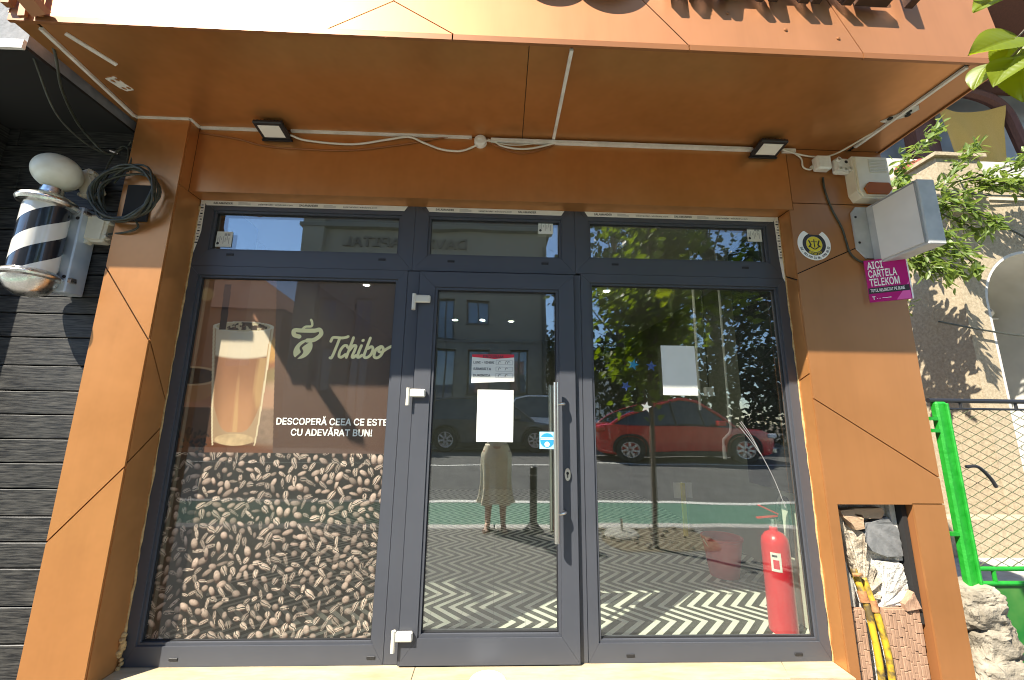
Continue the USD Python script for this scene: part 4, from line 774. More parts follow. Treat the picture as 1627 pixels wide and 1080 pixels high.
# raised letters and emblem of the fascia sign; only their lower edges hang into view
def letter(s, x, w, lab, h=0.30, z=3.362):
    m = text(s, h, YF - .034, x, z, width=w, depth=.040)
    single('sign_letter', lean(m), 'sign_black', lab, 'sign letter')
xs = [(0.79, .25, 'M'), (1.05, .215, 'A'), (1.285, .20, 'R'), (1.50, .205, 'K'), (1.72, .165, 'E'), (1.90, .19, 'T')]
for x, w, s in xs: letter(s, x, w, f'raised black letter {s} of the canopy sign')
oo = sg.Point(.471, 3.555).buffer(.195, 24).difference(sg.Point(.471, 3.555).buffer(.12, 24))
single('sign_letter', lean(xz_plate(oo, YF - .075, YF - .034)), 'sign_black', 'large raised black ring of the canopy sign left of the letters', 'sign letter')
oo = sg.Point(.19, 3.56).buffer(.17, 24).difference(sg.Point(.19, 3.56).buffer(.10, 24)).difference(rect(.2, .4, 3.5, 3.8))
single('sign_letter', lean(xz_plate(oo, YF - .075, YF - .034)), 'sign_black', 'raised black curved letter of the canopy sign beside the ring', 'sign letter')
single('white_plate', lathe([(0.0001, .118), (.062, .117), (.078, .112), (.088, .106), (.092, .1005), (.085, .0995)], 28, (-.02, -.145, 0)), 'white_plastic', 'white round plastic plate lying on the step before the door', 'plate', smooth=40)

# ------------------------------------------------------------------ left neighbour: black plank wall, eave
NB = thing('plank_clad_building', 'neighbouring building clad in rough black planks under a grey eave', 'building', (-3, -0.1, 0))
YW = -0.10
obj(NB, 'wall', box(-7, -2.162, YW + 0.03, 5, -0.2, 4.2), 'dark_gap')
edges = [3.20, 3.06, 2.91, 2.765, 2.63, 2.50, 2.37, 2.24, 2.11, 1.976, 1.879, 1.745, 1.591, 1.456, 1.332, 1.207, 1.087, 0.961, 0.829, 0.708, 0.588, 0.417, 0.255, 0.10, -0.05]
for k, (a, b) in enumerate(zip(edges[:-1], edges[1:])):
    j = [-2.163, -2.78 - .3 * ((k * 7) % 5) / 5, -5.2, -7] if k < 10 else [-2.163, -5.0 + ((k * 3) % 4) * .4, -7]
    for x1, x0 in zip(j[:-1], j[1:]):
        obj(NB, 'plank', box(x0 + .002, x1 - .002, YW - rng.uniform(0, .003), YW + .029, b + .003, a - .003, .003), 'plank')
obj(NB, 'eave', box(-7, -2.235, -0.672, YW - .005, 3.03, 3.40), 'eave_grey')
obj(NB, 'eave_trim', box(-7, -2.235, -0.687, -0.673, 3.004, 3.05), 'white_plastic')
obj(NB, 'pilaster', box(-4.2, -2.955, -0.375, YW - .005, -0.1, 3.01), 'plank')
obj(NB, 'eave_soffit', box(-7, -2.235, -0.671, YW - .005, 3.014, 3.0285), 'dark_gap')
# barber pole
BP = thing('barber_pole', 'black and white striped barber pole with a cream globe on top', 'barber pole', (PX, PY, 1.93))
LC = lambda prof, n=36: lathe([(r * .80, z) for r, z in prof], n, (PX, PY, 0))
obj(BP, 'striped_cylinder', LC([(.112, PZ0), (.112, PZ1)]), 'barber', smooth=True)
obj(BP, 'top_cap', LC([(.112, 2.418), (.140, 2.424), (.150, 2.438), (.150, 2.446), (.138, 2.462), (.100, 2.480), (.060, 2.500), (.055, 2.53), (.0001, 2.53)]), 'chrome', smooth=40)
obj(BP, 'bottom_cap', LC([(.0001, 1.925), (.055, 1.932), (.095, 1.955), (.120, 1.990), (.128, 2.018), (.144, 2.026), (.148, 2.036), (.142, 2.046), (.112, 2.062)]), 'chrome', smooth=40)
gl = trimesh.creation.icosphere(4, .100); gl.vertices *= [1, 1, .98]
obj(BP, 'globe', place(gl, None, (PX + .005, PY, 2.628)), 'globe', smooth=True)
obj(BP, 'back_channel', box(-2.395, -2.318, -.205, YW - .004, 1.975, 2.47, .006), 'blue_steel')
obj(BP, 'arm', [box(-2.44, -2.30, -.20, -.17, 2.030, 2.055), box(-2.44, -2.30, -.20, -.17, 2.425, 2.445)], 'chrome')
for z in (2.40, 2.06): obj(BP, 'screw', place(lathe([(.0001, .004), (.009, .003), (.010, 0)], 10), rotx(math.pi / 2), (-2.335, -.2052, z)), 'black_metal')
# cable clutter
for nm, lab, c, tl, s in (('wall_junction_box', 'beige junction box with lugs on the plank wall below the cable coil', (-2.305, -.135, 2.366), .06, (.175, .16)), ('tilted_junction_box', 'tilted beige junction box beside the globe of the barber pole', (-2.372, -.150, 2.635), -.52, (.10, .165))):
    t = thing(nm, lab, 'junction box', c); w, h = s; R = roty(tl)
    obj(t, 'body', place(box(-w / 2, w / 2, -.03, .03, -h / 2, h / 2, .010), R, c), 'cream_plastic')
    obj(t, 'lid', place(box(-w / 2 + .012, w / 2 - .012, -.036, -.0305, -h / 2 + .012, h / 2 - .012, .003), R, c), 'cream_plastic')
    for a, b in ((-1, .5), (1, .5), (1, -.6), (0, -1), (-1, -.7)):
        obj(t, 'lug', place(cyl((0, -.030, 0), (0, .0, 0), .011, 10), None, np.array(c) + R @ np.array([a * w * .52 * (1 if abs(a) == 1 else 1), 0, b * h * (.5 if a else .53)])), 'cream_plastic')
CO = thing('cable_coil', 'coil of dark green cable hung between the plank wall and the pillar', 'cable coil', (-2.09, -.21, 2.36))
r3 = np.random.default_rng(12)
for k in range(8):
    n = 30; ph = r3.uniform(0, 6.3); R0 = r3.uniform(.142, .170); oxx, oz = r3.uniform(-.012, .012, 2); t_ = np.linspace(0, 2 * np.pi, n) + ph
    y_ = -.225 + .02 * np.sin(t_ * 2 + ph) + r3.uniform(-.02, .015)
    obj(CO, 'loop', tube(np.column_stack([-2.088 + oxx + (R0 + .008 * np.sin(3 * t_ + k)) * np.cos(t_), y_, 2.545 + oz + (R0 + .006 * np.sin(2 * t_)) * np.sin(t_)]), .0062, 6), 'cable_black', smooth=True)
for k, pts in enumerate(([(-2.20, -.2, 2.42), (-2.25, -.2, 2.62), (-2.27, -.17, 2.78), (-2.235, -.16, 2.88), (-2.19, -.16, 2.86), (-2.165, -.18, 2.74), (-2.19, -.2, 2.62)],
                         [(-2.03, -.20, 2.40), (-2.02, -.19, 2.36), (-2.08, -.19, 2.33), (-2.2, -.16, 2.33)],
                         [(-2.14, -.19, 2.70), (-2.15, -.17, 2.82), (-2.19, -.15, 2.92), (-2.215, -.14, 2.9)])):
    obj(CO, 'loose_end', tube(smooth_path(pts), .0055, 6), 'cable_black', smooth=True)
obj(CO, 'connector', [cyl((-2.28, -.17, 2.845), (-2.235, -.165, 2.83), .008, 8), cyl((-2.02, -.23, 2.41), (-1.98, -.23, 2.44), .009, 8)], 'chrome')
single('backing_panel', box(-2.12, -1.985, -.190, -.1785, 2.40, 2.62), 'dark_gap', 'black panel on the pillar behind the cable coil', 'panel')
cable('dark cable hanging from the canopy corner down the plank wall', [(-2.13, -.74, 3.10), (-2.12, -.66, 3.02), (-2.24, -.50, 2.96), (-2.36, -.30, 2.93), (-2.36, -.2, 2.88), (-2.30, -.16, 2.83), (-2.23, -.15, 2.88)], .006, 'cable_black')
cable('second thinner cable swinging from the grey eave to the coil', [(-2.26, -.62, 3.02), (-2.30, -.45, 2.86), (-2.29, -.30, 2.80), (-2.25, -.2, 2.80), (-2.22, -.17, 2.86)], .0045, 'cable_black')
cable('loop of black cable at the left corner of the canopy', [(-2.21, -.785, 3.20), (-2.18, -.79, 3.12), (-2.13, -.77, 3.05), (-2.09, -.74, 3.035), (-2.075, -.72, 3.05), (-2.10, -.71, 3.065)], .006, 'cable_black')
CB = thing('canopy_bracket', 'copper coloured steel brackets at the left end of the canopy', 'bracket', (-2.15, -.77, 3.09))
obj(CB, 'strut', front(bar((-2.135, -.785, 3.065), (-2.16, -.785, 3.40), .03, .012, up=(0, 1, 0))), 'copper_edge'); obj(CB, 'strut', front(bar((-2.06, -.785, 3.075), (-2.12, -.785, 3.35), .022, .012, up=(0, 1, 0))), 'copper_edge'); obj(CB, 'arm', bar((-1.985, -.838, 3.02), (-2.04, -1.10, 3.16), .075, .03), 'copper_edge'); obj(CB, 'plate', front(box(-2.225, -2.19, -.80, -.775, 3.12, 3.5)), 'copper_edge')

# ------------------------------------------------------------------ right neighbour: stucco house with arch, gate, balcony
# the house stands well back in its yard; it is drawn at 5/8 of its size near the shop line and set out at full size here
FAR = lambda v: np.column_stack([v[:, 0] * 1.6, v[:, 1] * 1.6 + 1.396, v[:, 2] * 1.6 - 0.81])
NH = thing('stucco_house', 'old stucco house with an arched porch and a balcony above', 'house', (4.5, 0.5, 0))
YH = 0.5
wallp = rect(3.58, 8.0, -0.1, 3.26)
arch = unary_union([rect(3.76, 4.66, -0.2, 2.25), sg.Point(4.21, 2.25).buffer(.45, 32)])
obj(NH, 'front_wall', xz_plate(wallp.difference(arch), YH, YH + .22), 'stucco')
obj(NH, 'side_wall', box(3.58, 3.70, YH + .221, 4.0, -.1, 3.26), 'stucco')
th = np.linspace(math.pi, 0, 25); ring_ = [(3.762, -.1)] + [(4.21 + .448 * math.cos(t), 2.25 + .448 * math.sin(t)) for t in th] + [(4.658, -.1)]
obj(NH, 'arch_soffit', xz_plate(sg.LineString(ring_).buffer(.02, cap_style=2).intersection(arch), YH + .002, 1.7), 'smooth_plaster', smooth=30)
obj(NH, 'porch_wall', box(3.7, 6.0, 1.705, 1.8, -.1, 3.2), 'smooth_plaster')
obj(NH, 'corner_strip', box(3.575, 3.605, YH - .008, YH - .001, 0.3, 3.2), 'stucco')
obj(NH, 'string_course', [box(3.97, 8.0, YH - .03, YH + .2, 3.262, 3.34), box(3.97, 8.0, YH - .012, YH - .001, 3.13, 3.15)], 'parapet')
obj(NH, 'balcony_parapet', box(3.9, 8.0, 1.25, 1.40, 3.1, 4.05), 'parapet')
obj(NH, 'upper_wall', [box(3.6, 10.0, 2.4, 2.6, 3.0, 6.5)], 'bluegrey_wall'); obj(NH, 'balcony_roof', box(3.2, 10.0, 1.0, 2.7, 6.0, 6.15), 'brown_wood')
obj(NH, 'timber_post', tube(smooth_path([(6.85, 1.95, 3.6), (6.62, 1.95, 4.9), (6.50, 1.95, 5.35), (6.20, 1.95, 5.55), (5.7, 1.95, 5.62)], 6), .065, 8), 'brown_wood'); obj(NH, 'timber_post', box(5.25, 5.55, 1.95, 2.1, 3.3, 6.0), 'brown_wood')
obj(NH, 'timber_beam', box(3.2, 9.0, 1.90, 2.05, 5.70, 5.9), 'brown_wood')
pl_ = obj(NH, 'wall_pier', box(3.581, 3.96, YH - .012, YH + .45, 3.0, 3.50), 'stucco')
def pyramid(x0, x1, y0, y1, z0, z1):
    c = ((x0 + x1) / 2, (y0 + y1) / 2, z1); return trimesh.convex.convex_hull(np.array([(x0, y0, z0), (x1, y0, z0), (x1, y1, z0), (x0, y1, z0), (x0, y0, z0 + .03), (x1, y0, z0 + .03), (x1, y1, z0 + .03), (x0, y1, z0 + .03), c]))
sub(pl_, 'coping', pyramid(3.55, 3.99, YH - .04, YH + .48, 3.502, 3.64), 'stucco')
for k in range(4): sub(pl_, 'ridge_tile', tube([(3.62 + .06 * k, YH + .30, 3.585 + .02 * k), (3.69 + .06 * k, YH + .30, 3.60 + .02 * k)], [.06, .052], 10), 'tile_red')
obj(NH, 'alley_wall', box(2.47, 3.57, 2.2, 2.3, -.1, 5.0), 'stucco')
wn = obj(NH, 'alley_window', box(2.75, 3.25, 2.16, 2.195, 1.70, 2.75), 'brown_wood'); sub(wn, 'pane', box(2.79, 3.21, 2.150, 2.159, 1.74, 2.71), 'window_pane'); 
single('flower_pot', lathe([(.0001, 1.70), (.06, 1.70), (.085, 1.86), (.092, 1.86), (.092, 1.89), (.075, 1.89), (.0001, 1.87)], 20, (3.0, 2.0, -.02)), 'tile_red', 'red brown flower pot on the alley window sill', 'flower pot', smooth=35)
single('window_ledge', box(2.7, 3.3, 1.85, 2.19, 1.62, 1.678), 'white_plaster', 'white ledge under the dark alley window', 'ledge')
SC = thing('porch_camera', 'small white camera on the porch wall inside the arch', 'camera', (4.4, 1.2, 2.2))
obj(SC, 'body', cyl((4.35, .95, 2.33), (4.50, 1.05, 2.335), .03, 14), 'white_plastic', smooth=35); obj(SC, 'lens', cyl((4.335, .94, 2.329), (4.352, .951, 2.33), .024, 12), 'ink'); obj(SC, 'mount', tube([(4.45, 1.02, 2.33), (4.56, 1.1, 2.30), (4.655, 1.1, 2.30)], .010, 8), 'white_plastic')
# cloth on the balcony
def cloth():
    n, m = 40, 24; u, w = np.meshgrid(np.linspace(0, 1, n), np.linspace(0, 1, m)); tl, tr, bl, br = map(np.array, ((5.52, 1.9, 5.30), (6.46, 1.9, 5.36), (5.66, 1.9, 4.30), (6.32, 1.9, 4.42)))
    p = ((1 - u)[..., None] * tl + u[..., None] * tr) * w[..., None] + ((1 - u)[..., None] * bl + u[..., None] * br) * (1 - w)[..., None]
    p[..., 2] -= .07 * np.sin(u * np.pi) * w ** 3; p[..., 1] += .035 * np.sin((u - .5) * 16 + 2 * w) * (1 - w) * (.4 + w) + .05 * (meshkit.noise(np.stack([u * 3, w * 3, 0 * u], -1), 3) - .5); I = np.arange(n * m).reshape(m, n)
    a, b, c, d = I[:-1, :-1].ravel(), I[:-1, 1:].ravel(), I[1:, 1:].ravel(), I[1:, :-1].ravel()
    return trimesh.Trimesh(p.reshape(-1, 3), np.vstack([np.stack([a, b, c], 1), np.stack([a, c, d], 1)]), process=False)
single('hanging_cloth', cloth(), 'cloth_yellow', 'mustard yellow cloth hung up across the balcony opening', 'cloth', smooth=True)
for lab, pts in (('dark cable along the top of the stucco wall', [(3.62, .47, 3.19), (3.9, .46, 3.15), (4.3, .47, 3.155), (4.9, .47, 3.12)]), ('dark cable crossing the stucco wall towards the arch', [(3.60, .46, 3.14), (3.8, .46, 3.0), (4.19, .46, 2.77), (4.7, .46, 2.5)]), ('thin dark cable low across the arch', [(3.3, .46, 2.09), (3.65, .46, 2.03), (4.0, .46, 1.99), (4.6, .46, 1.98)])):
    cable(lab, pts, .007, 'cable_black')
# vine
def leaf_shape(kind):
    if kind == 'lance': o = [(0, 0), (.22, .14), (.5, .19), (.78, .12), (1, 0), (.78, -.12), (.5, -.19), (.22, -.14)]
    else: o = [(0, 0), (-.06, .24), (.10, .44), (.38, .47), (.66, .33), (.86, .14), (1.04, 0), (.86, -.14), (.66, -.33), (.38, -.47), (.10, -.44), (-.06, -.24)]
    return np.array(o, float)
def leaf_mesh(kind, p, d, up, size, curl=.18, r=rng):
    o = leaf_shape(kind); d = d / np.linalg.norm(d); s = np.cross(up, d); s /= np.linalg.norm(s) + 1e-9; n = np.cross(d, s); k = len(o)
    z = -curl * (o[:, 0] ** 2) * .6 + curl * np.abs(o[:, 1]) * 1.1 + r.normal(0, .012, k)
    v = p + size * (o[:, :1] * d + o[:, 1:] * s + z[:, None] * n)
    mid = p + size * np.array([[.33, 0]]) @ np.array([d, s]) - size * .03 * n; v = np.vstack([v, mid]); f = [[i, (i + 1) % k, k] for i in range(k)]
    return v, np.array(f)
def leaves(items):
    V, F_, o = [], [], 0
    for v, f in items: V.append(v); F_.append(f + o); o += len(v)
    return trimesh.Trimesh(np.vstack(V), np.vstack(F_), process=False)
VN = thing('climbing_vine', 'leafy climbing vine spilling over the stucco pier and wall', 'vine', (3.4, .3, 0))
r4 = np.random.default_rng(21); vl = []
stems = [[(3.35, .75, 2.2), (3.20, .55, 2.75), (3.12, .40, 3.12), (3.06, .30, 3.28), (3.20, .26, 3.42), (3.36, .25, 3.60)], [(3.12, .40, 3.05), (3.4, .33, 3.14), (3.7, .3, 3.22), (4.0, .28, 3.34), (4.3, .27, 3.52)], [(3.2, .5, 2.9), (3.4, .36, 2.98), (3.62, .3, 3.10), (3.85, .28, 3.12), (4.05, .27, 3.2)],
         [(3.15, .45, 3.1), (3.12, .32, 2.9), (3.22, .26, 2.68), (3.33, .22, 2.55)], [(3.14, .42, 3.0), (3.04, .30, 2.78), (3.02, .22, 2.58), (3.14, .18, 2.42)], [(3.3, .4, 3.0), (3.42, .3, 2.82), (3.56, .26, 2.72)], [(3.45, .33, 3.2), (3.56, .3, 3.34), (3.68, .28, 3.48)], [(3.2, .4, 2.7), (3.16, .28, 2.52), (3.28, .22, 2.38)], [(3.05, .34, 3.2), (2.98, .24, 3.05), (2.97, .2, 2.92)], [(3.0, .4, 2.6), (2.95, .27, 2.5), (3.02, .22, 2.36)], [(3.1, .4, 2.8), (3.0, .25, 2.62), (2.98, .18, 2.45), (3.06, .14, 2.30)], [(3.2, .4, 2.85), (3.12, .22, 2.70), (3.18, .15, 2.52), (3.26, .12, 2.36)], [(3.08, .36, 3.1), (2.95, .22, 3.0), (2.88, .16, 2.86)], [(3.3, .38, 3.05), (3.36, .24, 2.92), (3.46, .18, 2.80), (3.5, .15, 2.70)], [(3.6, .32, 3.18), (3.75, .24, 3.12), (3.9, .22, 3.02)], [(3.9, .3, 3.25), (4.1, .24, 3.36), (4.25, .22, 3.42)]]
for s in stems:
    p = smooth_path(s, 7); obj(VN, 'stem', tube(p, np.linspace(.007, .003, len(p)), 5), 'bark')
    for i in range(len(p) - 1):
        t = p[i + 1] - p[i]; t /= np.linalg.norm(t)
        for k in range(7):
            q = p[i] + (p[i + 1] - p[i]) * r4.random() + r4.normal(0, .025, 3); d = t * .7 + r4.normal(0, .55, 3) + np.array([0, -.15, -.1]); vl.append(leaf_mesh('lance', q, d, np.array([r4.normal(0, .5), -.5, 1.0]), r4.uniform(.045, .09), .2, r4))
obj(VN, 'foliage', leaves(vl), 'leaf_vine')
FAR = None
# gate
GT = thing('green_gate', 'bright green iron gate with chain link mesh and a green sheet panel', 'gate', (2.7, 0, .1))
obj(GT, 'post', box(2.622, 2.694, -.015, .03, .44, 1.47, .010), 'gate_green'); obj(GT, 'post_flange', box(2.668, 2.682, -.032, -.0155, .46, 1.46, .004), 'gate_green')
obj(GT, 'top_rail', cyl((2.60, .01, 1.478), (4.6, .01, 1.478), .014, 10), 'black_metal'); obj(GT, 'rail', cyl((2.71, .01, 1.430), (4.6, .01, 1.430), .007, 8), 'black_metal')
obj(GT, 'rail', cyl((2.71, .01, .545), (4.6, .01, .545), .012, 10), 'gate_green'); obj(GT, 'rail', cyl((2.71, .01, .470), (4.6, .01, .470), .012, 10), 'gate_green'); obj(GT, 'rail', box(2.72, 4.6, .0, .02, .085, .11), 'gate_green')
for x in (2.80, 3.0, 3.2): obj(GT, 'spacer', cyl((x, .01, .47), (x, .01, .545), .010, 8), 'gate_green')
for x in (2.80, 3.15, 3.5): obj(GT, 'spacer', cyl((x, .01, 1.43), (x, .01, 1.478), .008, 8), 'black_metal')
obj(GT, 'sheet_panel', box(2.72, 4.6, .012, .016, .11, .46), 'gate_sheet')
wires = []; st = .050
for k in range(27):       # every wire is a zigzag that hooks into its neighbours
    x = 2.735 + k * st; pts = []
    for i in range(36): pts.append((x + (st / 2 + .003) * (1 if (i + k) % 2 else -1), .010 + (.0035 if (i + k) % 2 else -.0035), .552 + i * .0251))
    wires.append(tube(pts, .0027, 5, caps=False))
obj(GT, 'chain_link_mesh', wires, 'mesh_wire', kind='stuff')
obj(GT, 'hinge_bar', tube(smooth_path([(2.70, -.04, 1.10), (2.76, -.05, 1.10), (2.82, -.05, 1.04), (2.845, -.05, .99)]), .009, 8), 'black_metal'); [obj(GT, 'lug', box(2.575, 2.621, -.01, .01, z, z + .02), 'gate_green') for z in (1.36, 1.29, .72)]
RS = thing('rubble_plinth', 'rough pale stone footing under the green gate post', 'stone footing', (2.7, 0, 0))
def rock(c, s, seed):
    m = trimesh.creation.icosphere(4, 1.0); v = m.vertices.copy(); v = np.sign(v) * np.abs(v) ** .6; d = meshkit.fbm(v * 2.2 + seed * 7, 6, seed) - .5; d = np.round(d * 9) / 9 * .6 + d * .5; v = v * (1 + .5 * d)[:, None] * np.array(s) + np.array(c)
    return trimesh.Trimesh(v, m.faces, process=False)
for k, (c, s) in enumerate((((2.62, .03, .36), (.14, .13, .11)), ((2.66, .02, .20), (.13, .13, .12)), ((2.62, .0, .05), (.15, .14, .12)), ((2.80, -.02, -.02), (.10, .12, .06)), ((2.52, .06, .25), (.08, .10, .12)), ((2.50, .04, .06), (.08, .10, .10)))): obj(RS, 'stone', rock(c, s, k), 'rubble', smooth=25)
single('yard_plinth', box(3.2, 12, 1.95, 2.18, -.1, .35), 'stucco', 'low concrete plinth along the foot of the stucco wall behind the gate', 'plinth')
struct('yard', box(2.47, 14, .02, 8.0, -.2, -.02), 'concrete')

# ------------------------------------------------------------------ the street behind the camera, seen in the glass
# young linden tree in its pit
TX, TY = 1.72, -2.12
LT = thing('linden_tree', 'young linden tree with a thin trunk standing in the pavement', 'tree', (TX, TY, 0))
trunk = smooth_path([(TX, TY, -.05), (TX + .01, TY - .01, 1.0), (TX + .05, TY - .05, 2.0), (TX + .12, TY - .12, 3.0), (TX + .2, TY - .15, 4.2)], 6)
obj(LT, 'trunk', tube(trunk, np.linspace(.031, .018, len(trunk)), 10), 'bark', smooth=True)
CAMP = np.array([0, -2.3274, 1.35]); CR = None
_f = math.radians
def in_view(p, margin=1.02):
    yaw, pitch, roll = _f(1.9982), _f(10.9194), _f(.7016); cy, sy, cp, sp = math.cos(yaw), math.sin(yaw), math.cos(pitch), math.sin(pitch); f = np.array([sy * cp, cy * cp, sp]); r = np.array([cy, -sy, 0]); u = np.cross(r, f)
    q = p - CAMP; d = q @ f
    return d > 0 and abs(q @ r / d) < 1.286 * margin and abs(q @ u / d) < .853 * margin
r5 = np.random.default_rng(4); ll = []; centers = []
for k in range(46):
    a = r5.uniform(0, 6.28); rad = 1.35 * math.sqrt(r5.random()); z = r5.uniform(2.05, 5.0); w = 1.0 - abs(z - 3.3) / 2.6
    e = np.array([TX + .35 + rad * w * math.cos(a), TY - .45 + rad * w * math.sin(a), z]); b = trunk[min(len(trunk) - 1, int(len(trunk) * np.clip((z - .5) / 4.4, .3, .95)))]
    midp = (b + e) / 2 + np.array([0, 0, .12]); br = smooth_path([b, midp, e - np.array([0, 0, .08])], 6)
    if any(in_view(q, 1.05) for q in br): continue
    obj(LT, 'branch', tube(br, np.linspace(.014, .004, len(br)), 5), 'bark')
    for q in br[3:]:
        for j in range(9):
            p = q + r5.normal(0, .13, 3); d = (p - np.array([TX + .2, TY - .2, p[2]])) + r5.normal(0, .35, 3) + np.array([0, 0, -.35])
            if in_view(p, 1.14): continue
            ll.append(leaf_mesh('heart', p, d, np.array([r5.normal(0, .6), r5.normal(0, .6), 1.0]), r5.uniform(.07, .105), .16, r5))
obj(LT, 'crown', leaves(ll), 'leaf_linden')
tw = smooth_path([(TX + .05, TY - .05, 2.6), (1.80, -1.75, 2.78), (1.78, -1.45, 2.72), (1.69, -1.30, 2.56), (1.64, -1.25, 2.50)], 6)
obj(LT, 'twig', tube(tw, .004, 5), 'bark')
def big_leaf(p, d, up, size, seed, curl=.25):
    """heart-shaped toothed leaf with a sunken midrib, side veins and a curled edge"""
    rr = np.random.default_rng(seed); d = np.array(d, float) / np.linalg.norm(d); sd = np.cross(up, d); sd /= np.linalg.norm(sd); n = np.cross(d, sd)
    N, Mm = 46, 21; v = []
    for i in range(N):
        t = i / (N - 1); w = .50 * (math.sin(math.pi * min(1, t ** .62)) ** .8) * (1 - .25 * t) + .002; tooth = 1 + .05 * ((i * .5) % 1.0 - .5) * 2 * (0.1 < t < .95)
        for j in range(Mm):
            u = (j / (Mm - 1) - .5) * 2; a = abs(u); x = t * 1.05 - .13 * a * a * (1 - t) ** 2 * 1.2 + .10 * a * w; y = u * w * (tooth if a > .95 else 1)
            vein = .012 * (abs(((t - .28 * a) * 8) % 1.0 - .5) * 2) ** 3 * (a > .04) * (1 - a)
            z = .16 * a * w * 1.6 - curl * t * t * .5 - .02 * math.exp(-(u / .07) ** 2) - vein + .03 * math.sin(5 * t + 3 * u + seed) * a
            v.append(np.array(p) + size * (x * d + y * sd + z * n))
    I = np.arange(N * Mm).reshape(N, Mm); a, b, c, e = I[:-1, :-1].ravel(), I[:-1, 1:].ravel(), I[1:, 1:].ravel(), I[1:, :-1].ravel()
    return trimesh.Trimesh(np.array(v), np.vstack([np.stack([a, b, c], 1), np.stack([a, c, e], 1)]), process=False)
for k, (p, d, up, sz) in enumerate((((1.662, -1.30, 2.580), (-.9, 0, -.28), (-.7, -.7, .1), .150), ((1.640, -1.30, 2.500), (-.62, .05, -.72), (-.15, -.7, .75), .110), ((1.690, -1.29, 2.520), (-.22, .0, -1.0), (-.8, -.6, .0), .150), ((1.722, -1.30, 2.790), (-.85, 0, -.42), (-.6, -.7, .25), .165), ((1.70, -1.27, 2.60), (-.35, .1, -.7), (-.4, -.8, .3), .11), ((1.655, -1.22, 2.55), (-.3, .1, -.5), (-.2, -.5, .9), .08))):
    lf = obj(LT, 'leaf', big_leaf(p, d, up, sz, k), 'leaf_near', smooth=True)
    sub(lf, 'stalk', tube(smooth_path([np.array(p) + np.array([.05, -.01, .05]), np.array(p) + np.array([.02, 0, .015]), p]), .0013, 5), 'bark')
single('tree_pit', xy_plate(sg.Point(1.85, -2.40).buffer(.62, 20).intersection(rect(1.0, 2.6, -2.84, -2.02)), .002, .006), 'soil', 'bare earth patch around the foot of the young tree', 'soil', kind='stuff')
for k in range(26):
    c = (r5.uniform(1.15, 2.45), r5.uniform(-2.8, -2.08), .012); single('pebble', rock(c, (.03 * r5.uniform(.5, 1.3),) * 2 + (.02,), k + 30), 'rubble', 'small pale stone lying in the earth of the tree pit', 'stone', group='stones in the tree pit', smooth=60)
PB = thing('concrete_post_base', 'round concrete base with a short steel stub beside the tree', 'post base', (1.49, -2.58, 0))
obj(PB, 'disc', lathe([(.0001, .05), (.16, .045), (.19, .02), (.195, .0)], 28, (1.49, -2.58, 0)), 'concrete', smooth=40); obj(PB, 'stub', cyl((1.49, -2.58, .04), (1.49, -2.58, .17), .014, 10), 'steel')
BO = thing('bollard', 'black steel bollard with a flared foot at the kerb', 'bollard', (.459, -2.776, 0))
obj(BO, 'post', lathe([(.045, .08), (.045, .70), (.043, .735), (.03, .748), (.0001, .75)], 20, (.459, -2.776, 0)), 'black_metal', smooth=40); obj(BO, 'foot', lathe([(.125, 0), (.125, .012), (.10, .035), (.07, .06), (.047, .10)], 20, (.459, -2.776, 0)), 'black_metal', smooth=40); obj(BO, 'reflective_band', lathe([(.0458, .64), (.0458, .655)], 20, (.459, -2.776, 0)), 'ink_grey')

# woman taking the photograph
def hull_chain(js):
    """js: list of bones ((p, r), (q, r2))"""
    out = None
    def ball(p, r): return m3.Manifold.sphere(r, 20).translate(list(map(float, p)))
    parts = [m3.Manifold.batch_hull([ball(a, ra), ball(b, rb)]) for (a, ra), (b, rb) in js]
    return m3.Manifold.batch_boolean(parts, m3.OpType.Add)
def soften(man, L=.02, it=8):
    man = man.refine_to_length(L); m = to_tm(man); m = trimesh.Trimesh(m.vertices, m.faces, process=True); trimesh.smoothing.filter_taubin(m, .5, .53, it); return m
WX, WY = .005, -2.83
W3 = lambda x, y, z: np.array([WX + x, WY + y, z])
PE = thing('person', 'woman in a long cream skirt and sandals holding up a phone, reflected in the door', 'person', (WX, WY, 0))
bones = []
for s in (-1, 1):
    hip, kn, an, to = W3(s * .09, 0, .86), W3(s * .085, .02, .48), W3(s * .095, -.01, .085), W3(s * .115, .14, .03)
    bones += [((hip, .085), (kn, .055)), ((kn, .054), (W3(s * .09, -.02, .34), .052)), ((W3(s * .09, -.02, .34), .052), (an, .032)), ((an, .033), (W3(s * .095, -.03, .045), .030)), ((an, .030), (to, .022)), ((W3(s * .095, -.03, .04), .028), (to, .020)), ((to, .022), (W3(s * .10, .17, .025), .014)), ((to, .02), (W3(s * .135, .155, .024), .012))]
    sh, el, wr = W3(s * .150, -.02, 1.345), W3(s * .150, .09, 1.10), W3(s * .075, .335, 1.27)
    bones += [((sh, .052), (el, .038)), ((el, .037), (wr, .024)), ((wr, .024), (W3(s * .062, .395, 1.30), .026)), ((W3(s * .07, .38, 1.29), .022), (W3(s * .06, .40, 1.33), .02))]
